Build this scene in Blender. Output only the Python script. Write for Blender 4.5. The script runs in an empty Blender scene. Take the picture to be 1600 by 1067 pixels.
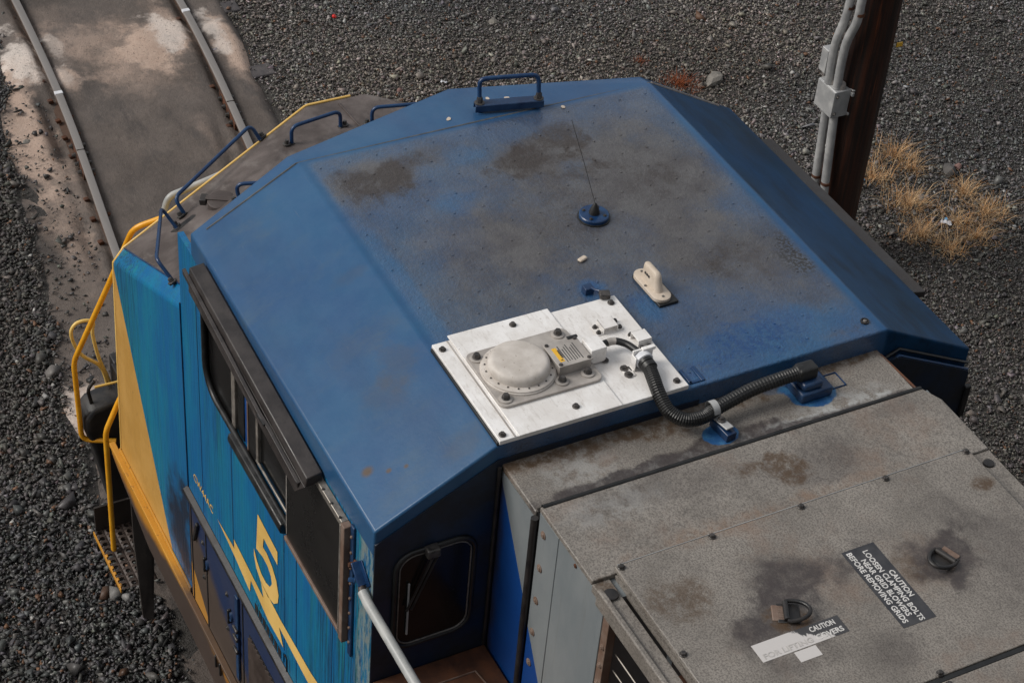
import bpy, bmesh, math, random
import numpy as np
from mathutils import Vector, Matrix
random.seed(7); rng = np.random.default_rng(11)
R = math.radians
S = bpy.context.scene
COL = S.collection

# ------------------------------------------------------------------ camera, world, sun, exposure
cd = bpy.data.cameras.new('camera'); cam = bpy.data.objects.new('camera', cd); COL.objects.link(cam)
cd.sensor_width = 36; cd.sensor_fit = 'HORIZONTAL'; cd.lens = 3138 / 1600 * 36; cd.clip_start = .05; cd.clip_end = 2000
cam.matrix_world = Matrix(((-0.45309, 0.60132, -0.65812, -5.349), (-0.88864, -0.24592, 0.38710, 4.1326),
                           (0.07093, 0.76022, 0.64578, 10.571), (0, 0, 0, 1)))
S.camera = cam
SUN = Vector((.30, .68, .64)).normalized()
W = bpy.data.worlds.new('World'); S.world = W; W.use_nodes = True
wn, wl = W.node_tree.nodes, W.node_tree.links
sky = wn.new('ShaderNodeTexSky'); sky.sky_type = 'NISHITA'; sky.sun_disc = False
sky.sun_elevation = math.asin(SUN.z); sky.sun_rotation = math.atan2(SUN.x, SUN.y)
sky.dust_density = 4; sky.air_density = 1.2; sky.ozone_density = 1
hs = wn.new('ShaderNodeHueSaturation'); hs.inputs['Saturation'].default_value = .3
mx = wn.new('ShaderNodeMix'); mx.data_type = 'RGBA'; mx.inputs[0].default_value = .55; mx.inputs[7].default_value = (5.0, 5.2, 5.5, 1)   # even cloud cover
wl.new(sky.outputs[0], hs.inputs['Color']); wl.new(hs.outputs[0], mx.inputs[6]); wl.new(mx.outputs[2], wn['Background'].inputs['Color'])
wn['Background'].inputs['Strength'].default_value = .075
sl = bpy.data.lights.new('sun', 'SUN'); sl.energy = 1.5; sl.angle = R(28); sl.color = (1, .955, .89)
sun = bpy.data.objects.new('sun', sl); COL.objects.link(sun); sun.location = (0, 0, 30)
sun.rotation_euler = SUN.to_track_quat('Z', 'Y').to_euler()
S.view_settings.view_transform = 'Standard'; S.view_settings.look = 'None'
S.view_settings.exposure = 0.50; S.view_settings.gamma = 1; S.view_settings.use_curve_mapping = False

# ------------------------------------------------------------------ material helpers
class NT:
    def __init__(s, name):
        s.m = bpy.data.materials.new(name); s.m.use_nodes = True
        s.t = s.m.node_tree; s.b = s.t.nodes['Principled BSDF']
        s.pos = s.n('ShaderNodeNewGeometry').outputs['Position']
    def n(s, t, **k):
        x = s.t.nodes.new(t)
        for a, b in k.items(): setattr(x, a, b)
        return x
    def put(s, sock, v):
        if isinstance(v, bpy.types.NodeSocket): s.t.links.new(v, sock)
        elif v is not None:
            if sock.type == 'RGBA' and len(v) == 3: v = (*v, 1)
            sock.default_value = v
    def math(s, op, a, b=None, c=None, clamp=False):
        x = s.n('ShaderNodeMath', operation=op, use_clamp=clamp)
        for i, v in enumerate((a, b, c)): s.put(x.inputs[i], v)
        return x.outputs[0]
    def xyz(s, v=None):
        x = s.n('ShaderNodeSeparateXYZ'); s.put(x.inputs[0], v or s.pos); return x.outputs
    def scale(s, sc, v=None):
        x = s.n('ShaderNodeVectorMath', operation='MULTIPLY'); s.put(x.inputs[0], v or s.pos); x.inputs[1].default_value = sc
        return x.outputs[0]
    def noise(s, scale, detail=4, rough=.55, v=None, dist=0):
        x = s.n('ShaderNodeTexNoise'); s.put(x.inputs['Vector'], v or s.pos)
        x.inputs['Scale'].default_value = scale; x.inputs['Detail'].default_value = detail
        x.inputs['Roughness'].default_value = rough; x.inputs['Distortion'].default_value = dist
        return x.outputs['Fac']
    def mapr(s, v, a, b, c=0., d=1., smooth=True):
        x = s.n('ShaderNodeMapRange', interpolation_type='SMOOTHSTEP' if smooth else 'LINEAR')
        for i, q in enumerate((v, a, b, c, d)): s.put(x.inputs[i], q)
        return x.outputs[0]
    def mix(s, f, a, b):
        x = s.n('ShaderNodeMix', data_type='RGBA'); s.put(x.inputs[0], f); s.put(x.inputs[6], a); s.put(x.inputs[7], b)
        return x.outputs[2]
    def blob(s, lst, warp=.35, wscale=4, ax='xy'):
        """soft stains with shapes of their own: list of (u, v, ru, rv, weight)"""
        X, Y, Z = s.xyz(); u = {'x': X, 'y': Y, 'z': Z}[ax[0]]; v = {'x': X, 'y': Y, 'z': Z}[ax[1]]
        wq = s.math('MULTIPLY', s.math('SUBTRACT', s.noise(wscale, 5, .65), .5), warp * 4)
        tot = None
        for (cu, cv, ru, rv, w) in lst:
            a = s.math('DIVIDE', s.math('SUBTRACT', u, cu), ru); b = s.math('DIVIDE', s.math('SUBTRACT', v, cv), rv)
            d = s.math('SQRT', s.math('ADD', s.math('MULTIPLY', a, a), s.math('MULTIPLY', b, b)))
            f = s.mapr(s.math('ADD', d, wq), 1.25, .35, 0, w)
            tot = f if tot is None else s.math('ADD', tot, f)
        return tot
    def bump(s, h, strength, dist=.01):
        x = s.n('ShaderNodeBump'); x.inputs['Strength'].default_value = strength; x.inputs['Distance'].default_value = dist
        s.put(x.inputs['Height'], h); s.put(s.b.inputs['Normal'], x.outputs[0])
    def fin(s, col, rough=.5, metal=0., spec=.5, coat=0.):
        s.put(s.b.inputs['Base Color'], col); s.put(s.b.inputs['Roughness'], rough); s.put(s.b.inputs['Metallic'], metal)
        s.put(s.b.inputs['Specular IOR Level'], spec); s.put(s.b.inputs['Coat Weight'], coat)
        return s.m

def plain(name, c1, c2, scale=6, rough=.5, metal=0., bump=.0, bscale=120, spec=.5, rvar=.15, speck=None):
    t = NT(name); n = t.noise(scale, 6, .65)
    col = t.mix(t.mapr(n, .35, .68), c1, c2)
    if speck:
        col = t.mix(t.mapr(t.noise(speck[0], 3, .7), speck[1], speck[1] + .08), col, speck[2])
    if bump: t.bump(t.noise(bscale, 3, .6), bump, .004)
    return t.fin(col, t.mapr(n, .3, .7, max(.05, rough - rvar), rough + rvar), metal, spec)

MAT = {}
def make_materials():
    M = MAT
    # --- blue cab roof: faded blue paint, brown grime patches on the flat top, sandy anti-slip coat
    t = NT('roof_blue_paint'); X, Y, Z = t.xyz()
    ontop = t.math('MULTIPLY', t.mapr(t.math('ABSOLUTE', Y), 1.0, .93), t.mapr(X, 2.2, 2.15))
    base = t.mix(t.mapr(t.noise(2.2, 6, .6), .35, .7), (.004, .082, .225), (.008, .104, .245))
    base = t.mix(t.mapr(t.noise(1.1, 5, .6, t.scale((.5, 2.2, 1))), .45, .72, 0, .55), base, (.006, .060, .165))
    stains = t.blob([(1.93, .72, .17, .26, .62), (2.02, .40, .10, .3, .3), (1.84, -.12, .15, .26, .6), (1.9, -.45, .2, .35, .3), (1.45, -.62, .45, .35, .5),
                     (1.25, -.2, .6, .6, .45), (.75, -.65, .35, .35, .35), (1.15, .45, .45, .35, .35)], .30, 3.5)
    clean = t.blob([(.16, -.5, .15, .55, .75), (.77, .13, .09, .085, .8), (.9, .93, .9, .07, .45), (1.62, .42, .10, .12, .35), (1.98, .22, .10, .12, .35),
                    (.55, -.05, .12, .07, .5), (.02, -.3, .05, 1.2, .5), (1.27, -.15, .1, .1, .25)], .35, 6)
    g = t.math('SUBTRACT', t.math('ADD', stains, t.mapr(t.noise(1.6, 7, .6), .25, .75, .30, .62)), clean)
    streak = t.noise(1.0, 6, .7, t.scale((3.5, 9., 1)))
    g = t.math('ADD', g, t.math('MULTIPLY', t.math('SUBTRACT', streak, .5), .45))
    speck = t.noise(150, 2, .6)
    g = t.math('MULTIPLY', t.math('ADD', g, t.math('MULTIPLY', t.math('SUBTRACT', speck, .5), .7)), ontop)
    gf = t.mapr(g, -.2, 1.1, .22, .95)
    grime = t.mix(t.mapr(t.noise(7, 6, .7), .35, .65), (.092, .084, .078), (.058, .047, .041))
    dark = t.blob([(1.90, .74, .16, .26, 1.1), (1.99, .50, .11, .18, .9), (1.80, -.06, .13, .22, 1.1), (1.93, -.28, .12, .2, 1.), (1.45, -.62, .28, .2, .45), (.75, -.70, .25, .2, .35), (1.62, -.30, .05, .16, .5), (1.52, -.72, .2, .1, .35), (1.262, -.15, .13, .13, .45),
                   (.66, -.62, .2, .16, .35), (1.0, .60, .25, .16, .3), (1.1, -.2, .6, .5, .3), (1.5, .2, .4, .5, .25)], .62, 4.5)
    dark = t.math('MULTIPLY', dark, t.mapr(t.noise(16, 6, .75), .30, .62, .55, 1.15))
    dark = t.math('MULTIPLY', t.mapr(t.math('ADD', dark, t.math('MULTIPLY', t.math('SUBTRACT', speck, .5), .9)), .10, 1.35, 0, .88), ontop)
    deep = t.math('MULTIPLY', t.blob([(.20, -.42, .13, .30, 1.), (.10, -.05, .06, .2, .6), (.77, .13, .08, .08, .8), (.62, -.03, .06, .07, .6)], .5, 9), t.mapr(t.noise(34, 5, .75), .44, .54))
    flake = t.math('MULTIPLY', t.blob([(.62, -.90, .16, .085, 1.), (.72, -.93, .2, .04, .8)], .5, 14), t.mapr(t.noise(60, 4, .7), .46, .52))
    col = t.mix(gf, base, grime); col = t.mix(t.math('MULTIPLY', deep, ontop), col, (.004, .050, .165)); col = t.mix(dark, col, (.040, .031, .027)); col = t.mix(t.math('MULTIPLY', flake, ontop), col, (.016, .015, .016))
    # right slope: oily brown streaks, plus its shade painted in as darker blue ; left slope: thin dusty smears
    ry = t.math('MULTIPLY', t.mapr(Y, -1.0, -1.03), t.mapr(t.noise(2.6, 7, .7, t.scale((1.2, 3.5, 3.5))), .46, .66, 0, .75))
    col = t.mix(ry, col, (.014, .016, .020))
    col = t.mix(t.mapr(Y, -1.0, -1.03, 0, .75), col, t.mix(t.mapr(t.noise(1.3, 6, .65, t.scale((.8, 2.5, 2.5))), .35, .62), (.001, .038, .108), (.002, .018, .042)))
    ly = t.math('MULTIPLY', t.mapr(Y, 1.0, 1.03), t.mapr(t.noise(2.0, 8, .75, t.scale((2.2, .9, 1))), .5, .75, 0, .5))
    col = t.mix(ly, col, (.062, .105, .15))
    spots = t.blob([(.30, 1.47, .030, .028, 1.), (.235, 1.40, .014, .014, .9), (.20, 1.335, .012, .012, .9)], .08, 30)
    col = t.mix(spots, col, (.09, .065, .05))
    smear = t.math('MULTIPLY', t.blob([(.70, 1.14, .13, .10, .9), (.60, 1.26, .10, .12, .7), (.95, 1.22, .10, .16, .4), (.12, 1.12, .07, .12, .7), (1.35, 1.12, .05, .10, .6)], .7, 7), t.mapr(Y, 1.0, 1.04))
    col = t.mix(t.math('MULTIPLY', smear, .32), col, (.062, .058, .060))
    chips = t.math('MULTIPLY', t.mapr(t.noise(24, 6, .8), .69, .71), t.mapr(t.noise(2.2, 3), .5, .65))
    col = t.mix(t.math('MULTIPLY', chips, .8), col, (.035, .025, .020))
    scr = t.mapr(t.noise(1, 5, .7, t.scale((7, 120, 60))), .66, .70, 0, .35)
    col = t.mix(scr, col, (.12, .15, .18))
    h = t.math('MULTIPLY', t.math('ADD', t.noise(58, 2, .5), t.math('MULTIPLY', t.noise(170, 2), .5)), t.mapr(ontop, 0, 1, .06, 1))
    t.bump(h, .95, .006)
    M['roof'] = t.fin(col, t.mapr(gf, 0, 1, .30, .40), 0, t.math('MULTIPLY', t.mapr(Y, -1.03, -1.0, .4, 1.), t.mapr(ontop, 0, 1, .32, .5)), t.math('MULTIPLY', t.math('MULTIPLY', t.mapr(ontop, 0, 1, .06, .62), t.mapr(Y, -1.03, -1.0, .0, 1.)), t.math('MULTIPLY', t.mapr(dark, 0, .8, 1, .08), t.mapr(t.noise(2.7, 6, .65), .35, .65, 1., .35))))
    t.b.inputs['Coat Roughness'].default_value = .22; t.b.inputs['Coat IOR'].default_value = 1.65
    # --- blue cab side: bright blue, black rain streaks, teal weathering; yellow wedge on the nose
    def side(name, yellow):
        t = NT(name); X, Y, Z = t.xyz()
        base = t.mix(t.mapr(t.noise(1.5, 4, .6, t.scale((1.5, 1.5, .5))), .4, .65), (.002, .125, .315), (.003, .185, .320))
        zone = t.mapr(t.noise(.9, 3, .6, t.scale((2., 1, .25))), .38, .6, .25, 1)
        base = t.mix(t.math('MULTIPLY', t.mapr(t.noise(1.0, 5, .7, t.scale((22, 22, .8))), .48, .64, 0, .85), zone), base, (.012, .215, .225))
        st = t.noise(1.0, 6, .8, t.scale((85, 85, 1.3)))
        base = t.mix(t.math('MULTIPLY', t.mapr(st, .48, .57, 0, .92), zone), base, (.004, .028, .06))
        base = t.mix(t.mapr(t.noise(55, 3, .7, t.scale((1.5, 1.5, .5))), .66, .72, 0, .6), base, (.01, .02, .03))
        dk = t.blob([(2.62, 2.0, .22, .42, 1.), (2.5, 2.35, .10, .2, .6)], .5, 6, 'xz')
        base = t.mix(dk, base, (.010, .022, .045))
        pe = t.math('MULTIPLY', t.mapr(X, .20, .10), t.mapr(t.noise(1, 6, .75, t.scale((30, 30, 5))), .44, .54))
        base = t.mix(pe, base, t.mix(t.noise(40, 4), (.15, .30, .33), (.20, .17, .15)))
        if yellow:
            e = t.math('ADD', t.math('MULTIPLY', t.math('SUBTRACT', X, 3.655), 1.0), t.math('MULTIPLY', t.math('SUBTRACT', 3.22, Z), .532))
            e = t.math('MAXIMUM', e, t.math('SUBTRACT', X, 3.72))
            ye = t.mix(t.mapr(t.noise(4, 5, .6), .35, .7), (.50, .270, .060), (.58, .325, .085))
            ye = t.mix(t.mapr(t.noise(40, 3, .7, t.scale((1, 1, .4))), .70, .74, 0, .8), ye, (.10, .06, .03))
            base = t.mix(t.mapr(e, -.002, .002, smooth=False), base, ye)
        t.bump(t.noise(40, 3, .6, t.scale((1, 1, .2))), .08, .004)
        return t.fin(base, t.mapr(st, .4, .7, .28, .55), 0, .5)
    M['side'] = side('cab_side_blue_paint', False); M['nose_side'] = side('nose_side_blue_yellow_paint', True)
    # --- rear wall: sooty navy
    M['navy'] = plain('sooty_navy_paint', (.006, .018, .045), (.012, .013, .016), 3.2, .5, bump=.1, bscale=30)
    M['hoodblue'] = plain('hood_blue_paint', (.004, .050, .205), (.006, .060, .23), 3, .42, bump=.05, bscale=40)
    # --- nose top grime
    t = NT('nose_top_grime'); n = t.noise(3.5, 7, .65)
    col = t.mix(t.mapr(n, .35, .7), (.060, .047, .043), (.135, .112, .104))
    col = t.mix(t.mapr(t.noise(2.2, 6, .7, t.scale((1, 2.2, 1))), .52, .70), col, (.155, .135, .125))
    col = t.mix(t.mapr(t.noise(2.6, 6, .7), .58, .68, 0, .5), col, (.045, .036, .035))
    t.bump(t.noise(190, 2, .6), .35, .003); M['nosetop'] = t.fin(col, .62, 0, .4)
    # --- hood roof: grey with dense speckle, burnt patches and rust
    def hood(name, stains, rust, pale, blue):
        t = NT(name); X, Y, Z = t.xyz()
        col = t.mix(t.mapr(t.noise(3.2, 7, .7), .3, .7), (.180, .162, .143), (.280, .254, .225))
        col = t.mix(t.mapr(t.noise(118, 4, .8), .46, .58, 0, .68), col, (.070, .061, .053))
        col = t.mix(t.mapr(t.noise(130, 4, .8, t.scale((1, 1.1, 1))), .58, .68, 0, .5), col, (.34, .315, .285))
        col = t.mix(t.mapr(t.noise(26, 5, .7), .55, .70, 0, .45), col, (.085, .075, .067))
        col = t.mix(t.mapr(t.noise(2.1, 6, .7), .50, .72, 0, .5), col, (.19, .125, .09))
        col = t.mix(t.math('MULTIPLY', t.blob([(-.76, .35, .07, .45, 1.), (-.74, -.35, .06, .4, .7), (-1.28, -.30, .2, .2, .5)], .5, 6), t.mapr(t.noise(18, 6, .75), .40, .60, .1, .5)), col, (.20, .125, .08))
        col = t.mix(t.mapr(t.noise(1, 6, .75, t.scale((5, 34, 10))), .60, .70, 0, .35), col, (.09, .078, .068))
        if pale: col = t.mix(t.math('MULTIPLY', t.blob(pale, .4, 9), t.mapr(t.noise(14, 5, .7), .38, .55)), col, (.36, .36, .35))
        if stains: col = t.mix(t.math('MULTIPLY', t.mapr(t.blob(stains, .62, 4), 0, 1.15, 0, .92), t.mapr(t.noise(20, 6, .75), .28, .6, .6, 1.05)), col, t.mix(t.noise(9, 5), (.030, .026, .027), (.062, .048, .045)))
        if rust: col = t.mix(t.math('MULTIPLY', t.math('MINIMUM', t.blob(rust, .5, 9), .9), t.mapr(t.noise(24, 5, .7), .30, .6)), col, (.070, .040, .019))
        if blue: col = t.mix(t.mapr(t.blob(blue, .12, 9), .3, .45), col, t.mix(t.mapr(t.noise(12, 5, .7), .4, .62), (.012, .075, .21), (.04, .15, .30)))
        t.bump(t.noise(110, 2, .6), .4, .004)
        return t.fin(col, t.mapr(t.noise(5, 5), .3, .7, .36, .6), 0, .5)
    M['hood_front'] = hood('hood_grey_rusty_front', [(-.285, .60, .06, .55, 1.5), (-.26, .15, .055, .45, 1.2), (-.29, -.4, .025, .6, .8), (-.22, -.05, .03, .2, .7), (-.20, -.55, .05, .2, .2), (-.30, -.3, .02, .7, .6)],
                           [(.005, .55, .10, .75, 2.), (.005, .05, .10, .6, 1.9), (-.06, .17, .09, .22, 1.3), (.01, -.6, .06, .5, 1.4)],
                           [(-.27, -.1, .03, .85, 1.), (-.24, -.6, .07, .3, .7), (-.15, .7, .12, .2, .5)],
                           [(-.13, -.52, .11, .135, 1.), (-.21, .01, .075, .10, 1.), (-.05, -.36, .06, .10, .35)])
    M['hood_mid'] = hood('hood_grey_stained_middle', [(-.45, .5, .10, .5, .45), (-.60, -.25, .16, .3, .55), (-.42, -.75, .06, .2, .4)],
                         [(-.55, -.10, .10, .10, 1.5), (-.50, .04, .05, .1, .8), (-.84, .945, .05, .05, .8)], [(-.47, .7, .10, .25, .4)], None)
    M['hatch'] = hood('hatch_grey_burnt', [(-1.28, -.38, .15, .18, 1.3), (-1.12, .22, .13, .34, 1.0), (-1.27, .38, .18, .22, .9), (-1.35, .58, .12, .10, .5), (-1.62, .10, .12, .15, .5),
                                            (-1.52, .45, .08, .2, .5), (-1.36, -.62, .30, .22, .55), (-1.05, -.55, .14, .2, .35)],
                      [(-1.05, .72, .12, .16, .7), (-1.0, -.8, .05, .06, 1.1), (-1.27, -.22, .12, .06, .5), (-1.30, .43, .075, .05, 1.3), (-1.34, .36, .05, .06, .9)], None, None)
    t = NT('hood_side_grey'); n = t.noise(2, 6, .65, t.scale((1.5, 1, .6)))
    col = t.mix(t.mapr(n, .35, .7), (.165, .185, .195), (.22, .235, .24))
    col = t.mix(t.mapr(t.noise(1, 6, .7, t.scale((26, 26, 1.1))), .56, .72, 0, .4), col, (.12, .105, .085))
    M['hoodside'] = t.fin(col, .5, 0, .4)
    M['rustframe'] = plain('rusty_brown_steel', (.14, .085, .06), (.20, .145, .115), 12, .65, bump=.15, bscale=60)
    M['rust'] = plain('deep_rust', (.05, .018, .008), (.11, .038, .014), 9, .75, bump=.2, bscale=60)
    M['brown'] = plain('grimy_brown_steel', (.050, .036, .030), (.085, .062, .052), 5, .6, bump=.1, bscale=70)
    M['blackmetal'] = plain('black_steel', (.010, .010, .011), (.028, .024, .022), 9, .45, bump=.1)
    M['darkbrown'] = plain('dark_grimy_steel', (.018, .014, .012), (.034, .027, .023), 6, .6, bump=.15, bscale=60)
    M['rubber'] = plain('black_rubber', (.008, .008, .008), (.016, .016, .016), 14, .42)
    M['awning'] = plain('black_brown_awning', (.024, .020, .019), (.042, .035, .033), 7, .42, bump=.3, bscale=70)
    M['frameblk'] = plain('black_window_frame', (.006, .006, .006), (.013, .012, .011), 9, .4)
    M['alu'] = plain('worn_aluminium', (.20, .18, .155), (.34, .31, .275), 18, .42, .5)
    M['glass'] = plain('dark_window_glass', (.005, .005, .005), (.010, .009, .009), 2.5, .2, spec=.3, rvar=.05, bump=.0, speck=(45, .68, (.05, .048, .045)))
    M['dark'] = plain('dark_interior', (.006, .006, .007), (.010, .009, .009), 4, .8)
    M['screen'] = plain('dark_dusty_pane', (.006, .0055, .0055), (.012, .011, .010), 2.2, .30, rvar=.06, speck=(80, .70, (.05, .045, .04)))
    t = NT('scuffed_white_metal'); n = t.noise(5, 7, .7)
    col = t.mix(t.mapr(n, .35, .68), (.74, .71, .68), (.88, .865, .85))
    col = t.mix(t.mapr(t.noise(1, 6, .75, t.scale((12, 45, 30))), .50, .68, 0, .5), col, (.50, .46, .42))
    col = t.mix(t.mapr(t.noise(60, 4, .8), .62, .70, 0, .7), col, (.33, .28, .24))
    col = t.mix(t.mapr(t.noise(2.4, 6, .7), .56, .75, 0, .45), col, (.46, .40, .35))
    t.bump(t.noise(70, 3, .6), .08, .003); M['white'] = t.fin(col, t.mapr(n, .3, .7, .32, .5), .08, .5)
    M['whitedirty'] = plain('dirty_white_casting', (.47, .425, .38), (.62, .575, .53), 7, .5, bump=.1, bscale=120, speck=(60, .64, (.28, .23, .19)))
    M['plategrey'] = plain('dull_grey_plate', (.33, .30, .275), (.46, .425, .39), 9, .5, .15)
    M['galv'] = plain('galvanised_grey', (.34, .345, .35), (.46, .46, .455), 9, .45, .25, speck=(60, .68, (.22, .17, .13)))
    M['steelbolt'] = plain('dark_bolt', (.05, .047, .045), (.11, .10, .095), 40, .4, .5)
    M['greybolt'] = plain('grey_bolt', (.16, .15, .14), (.26, .24, .22), 40, .4, .5)
    M['grabblue'] = plain('blue_grab_paint', (.005, .028, .090), (.010, .050, .135), 8, .35, speck=(45, .70, (.02, .018, .02)))
    M['darkblue'] = plain('dark_blue_bracket', (.008, .026, .075), (.016, .05, .12), 10, .4)
    M['yellow'] = plain('safety_yellow_paint', (.74, .325, .012), (.80, .395, .022), 5, .36, speck=(24, .70, (.05, .03, .015)))
    M['paleyellow'] = plain('pale_yellow_paint', (.72, .47, .12), (.80, .56, .17), 6, .4, speck=(40, .68, (.16, .10, .04)))
    M['railwhite'] = plain('grey_white_pipe', (.30, .31, .305), (.42, .42, .405), 8, .4, speck=(60, .66, (.26, .22, .17)))
    M['decalyellow'] = plain('yellow_decal', (.72, .45, .12), (.78, .51, .155), 3, .4)
    M['decalblack'] = plain('black_decal', (.028, .029, .034), (.052, .052, .056), 14, .45)
    M['decalwhite'] = plain('white_lettering', (.55, .54, .52), (.68, .66, .64), 30, .5)
    M['ghost'] = plain('ghost_lettering', (.42, .40, .38), (.50, .48, .46), 30, .5)
    t = NT('worn_white_decal'); X, Y, Z = t.xyz()
    wr = t.math('ADD', t.mapr(Y, .20, .52, -.05, .95), t.math('MULTIPLY', t.math('SUBTRACT', t.noise(1, 6, .75, t.scale((9, 30, 10))), .5), 1.1))
    wr = t.math('ADD', wr, t.mapr(X, -1.37, -1.46, -.3, .35))
    M['worn'] = t.fin(t.mix(t.mapr(wr, .42, .52), (.05, .05, .053), (.56, .535, .52)), .5)
    M['amber'] = plain('amber_label', (.75, .42, .03), (.82, .48, .05), 10, .4)
    M['print'] = plain('label_print', (.04, .04, .04), (.07, .07, .07), 10, .5)
    M['cream'] = plain('cream_fin_plastic', (.50, .42, .335), (.60, .51, .42), 12, .5, speck=(55, .66, (.30, .23, .17)))
    M['weld'] = plain('dirty_caulk', (.055, .060, .068), (.10, .105, .11), 20, .6)
    M['tan'] = plain('tan_caulk', (.22, .195, .18), (.32, .29, .27), 20, .6)
    M['dooredge'] = None
    t = NT('lower_door_paint'); X, Y, Z = t.xyz()     # dark blue above, brown road grime below, yellow sill wedge
    col = t.mix(t.mapr(t.noise(2.4, 6, .65), .35, .68), (.010, .024, .075), (.024, .034, .075))
    e = t.math('SUBTRACT', t.math('MULTIPLY', t.math('SUBTRACT', X, 1.35), .55), t.math('SUBTRACT', Z, 1.72))
    e = t.math('ADD', e, t.math('MULTIPLY', t.math('SUBTRACT', t.noise(5, 6, .7), .5), .3))
    col = t.mix(t.mapr(e, -.05, .09), col, t.mix(t.noise(8, 5, .7), (.048, .035, .028), (.085, .062, .050)))
    ye = t.math('MULTIPLY', t.mapr(X, 2.18, 2.19), t.mapr(t.math('SUBTRACT', Z, t.math('MULTIPLY', t.math('SUBTRACT', X, 2.2), .9)), 1.70, 1.69))
    col = t.mix(ye, col, (.42, .20, .035))
    M['door'] = t.fin(col, .5, 0, .4)
    t = NT('sill_yellow_brown'); X, Y, Z = t.xyz()
    e = t.math('ADD', t.math('SUBTRACT', X, 2.45), t.math('MULTIPLY', t.math('SUBTRACT', t.noise(4, 5, .7), .5), .5))
    col = t.mix(t.mapr(e, -.1, .4), t.mix(t.noise(6, 5), (.075, .048, .033), (.13, .075, .04)), t.mix(t.noise(6, 5), (.46, .20, .018), (.58, .28, .03)))
    col = t.mix(t.mapr(t.noise(22, 5, .7), .60, .68, 0, .8), col, (.09, .05, .03))
    M['sill'] = t.fin(col, .42)
    # skirt: yellow band near the nose, brown below
    t = NT('skirt_paint'); X, Y, Z = t.xyz()
    zz = t.math('ADD', Z, t.math('MULTIPLY', t.math('SUBTRACT', X, 3.77), -.16))
    e = t.math('ADD', t.math('SUBTRACT', zz, 1.52), t.math('MULTIPLY', t.math('SUBTRACT', t.noise(5, 6, .7), .5), .12))
    e = t.math('ADD', e, t.mapr(X, 2.3, 3.5, -.30, .02))
    col = t.mix(t.mapr(e, -.05, .06), t.mix(t.noise(4, 5), (.040, .027, .021), (.072, .05, .04)), t.mix(t.noise(6, 5), (.40, .16, .010), (.52, .225, .02)))
    M['skirt'] = t.fin(col, .5)
    # hood side: grey above a slanting line, blue below
    def splitside(name):
        t = NT(name); X, Y, Z = t.xyz()
        n = t.noise(2, 6, .65, t.scale((1.5, 1, .6)))
        grey = t.mix(t.mapr(n, .35, .7), (.165, .185, .195), (.22, .235, .24))
        grey = t.mix(t.mapr(t.noise(1, 6, .7, t.scale((26, 26, 1.1))), .56, .72, 0, .35), grey, (.12, .105, .085))
        blue = t.mix(t.mapr(t.noise(2.5, 5, .6), .4, .7), (.004, .048, .215), (.005, .058, .245))
        blue = t.mix(t.mapr(t.math('ADD', X, t.math('MULTIPLY', t.math('SUBTRACT', t.noise(5, 5, .7), .5), .12)), -.09, .0, 0, .9), blue, (.026, .022, .020))
        e = t.math('SUBTRACT', t.math('SUBTRACT', t.math('MULTIPLY', X, 1.70), -4.575), Z)     # > 0 : blue
        return t.fin(t.mix(t.mapr(e, -.002, .002, smooth=False), grey, blue), .48, 0, .4)
    M['split'] = splitside('hood_side_grey_over_blue')
    # --- ground
    t = NT('yard_soil'); n = t.noise(.7, 8, .7)
    col = t.mix(t.mapr(n, .35, .7), (.045, .041, .038), (.075, .068, .062)); col = t.mix(t.mapr(t.noise(60, 3, .7), .45, .65), col, (.085, .078, .072))
    t.bump(t.noise(50, 4, .7), 1., .03); M['soil'] = t.fin(col, .8, 0, .3)
    t = NT('gravel_stones'); a = t.n('ShaderNodeAttribute', attribute_name='tint').outputs['Color']
    col = t.mix(t.mapr(t.noise(90, 3, .7), .35, .7, 0, .5), a, t.mix(.55, a, (.01, .01, .01)))
    M['gravel'] = t.fin(col, t.mapr(t.noise(1.2, 4), .4, .65, .42, .62), 0, .5)
    t = NT('packed_dirt'); X, Y, Z = t.xyz()
    col = t.mix(t.mapr(t.noise(1.4, 8, .68), .32, .68), (.078, .064, .056), (.130, .106, .092))
    col = t.mix(t.mapr(t.noise(2.2, 8, .72, t.scale((.6, 1.6, 1))), .50, .70), col, (.066, .056, .051))
    sand = t.blob([(10.75, -.98, .42, .30, 1.1), (10.9, -.7, .6, .8, .5), (11.2, -1.25, .5, .2, .7), (11.0, .1, .45, .16, .7), (10.3, -1.72, .8, .2, .6), (9.4, .5, 1.3, .3, .5), (11.6, -.2, .3, .5, .3), (10.4, -.75, .6, .45, .5), (11.15, -.45, .35, .45, .35), (10.55, -1.75, .5, .16, .9), (10.3, -1.85, .45, .14, .6),
                   (10.7, .37, .45, .22, 1.2), (9.7, .52, .8, .25, .8), (10.45, -.08, .3, .12, .9), (9.2, -1.0, .35, .12, .45), (8.2, .62, .9, .2, .45), (6.0, 1.22, .55, .35, 1.1)], .55, 3.2)
    col = t.mix(t.mapr(sand, .0, 1.5, 0, .95), col, t.mix(t.noise(8, 6, .7), (.36, .245, .185), (.53, .41, .335)))
    core = t.blob([(10.95, -1.22, .50, .20, 1.1), (10.80, -1.64, .45, .15, 1.0), (10.98, .24, .5, .24, 1.2), (11.0, -.12, .35, .10, .7), (10.5, -.06, .3, .13, .7), (6.1, 1.2, .4, .25, .9)], .75, 4)
    col = t.mix(t.mapr(core, .15, 1.5, 0, .85), col, (.70, .62, .56))
    col = t.mix(t.mapr(t.noise(38, 5, .75), .56, .66, 0, .75), col, (.060, .050, .044))
    col = t.mix(t.mapr(t.noise(30, 5, .75, t.scale((1, 1.3, 1))), .60, .70, 0, .6), col, (.21, .175, .15))
    t.bump(t.math('ADD', t.noise(14, 6, .7), t.math('MULTIPLY', t.noise(90, 3, .6), .35)), .7, .02)
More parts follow.
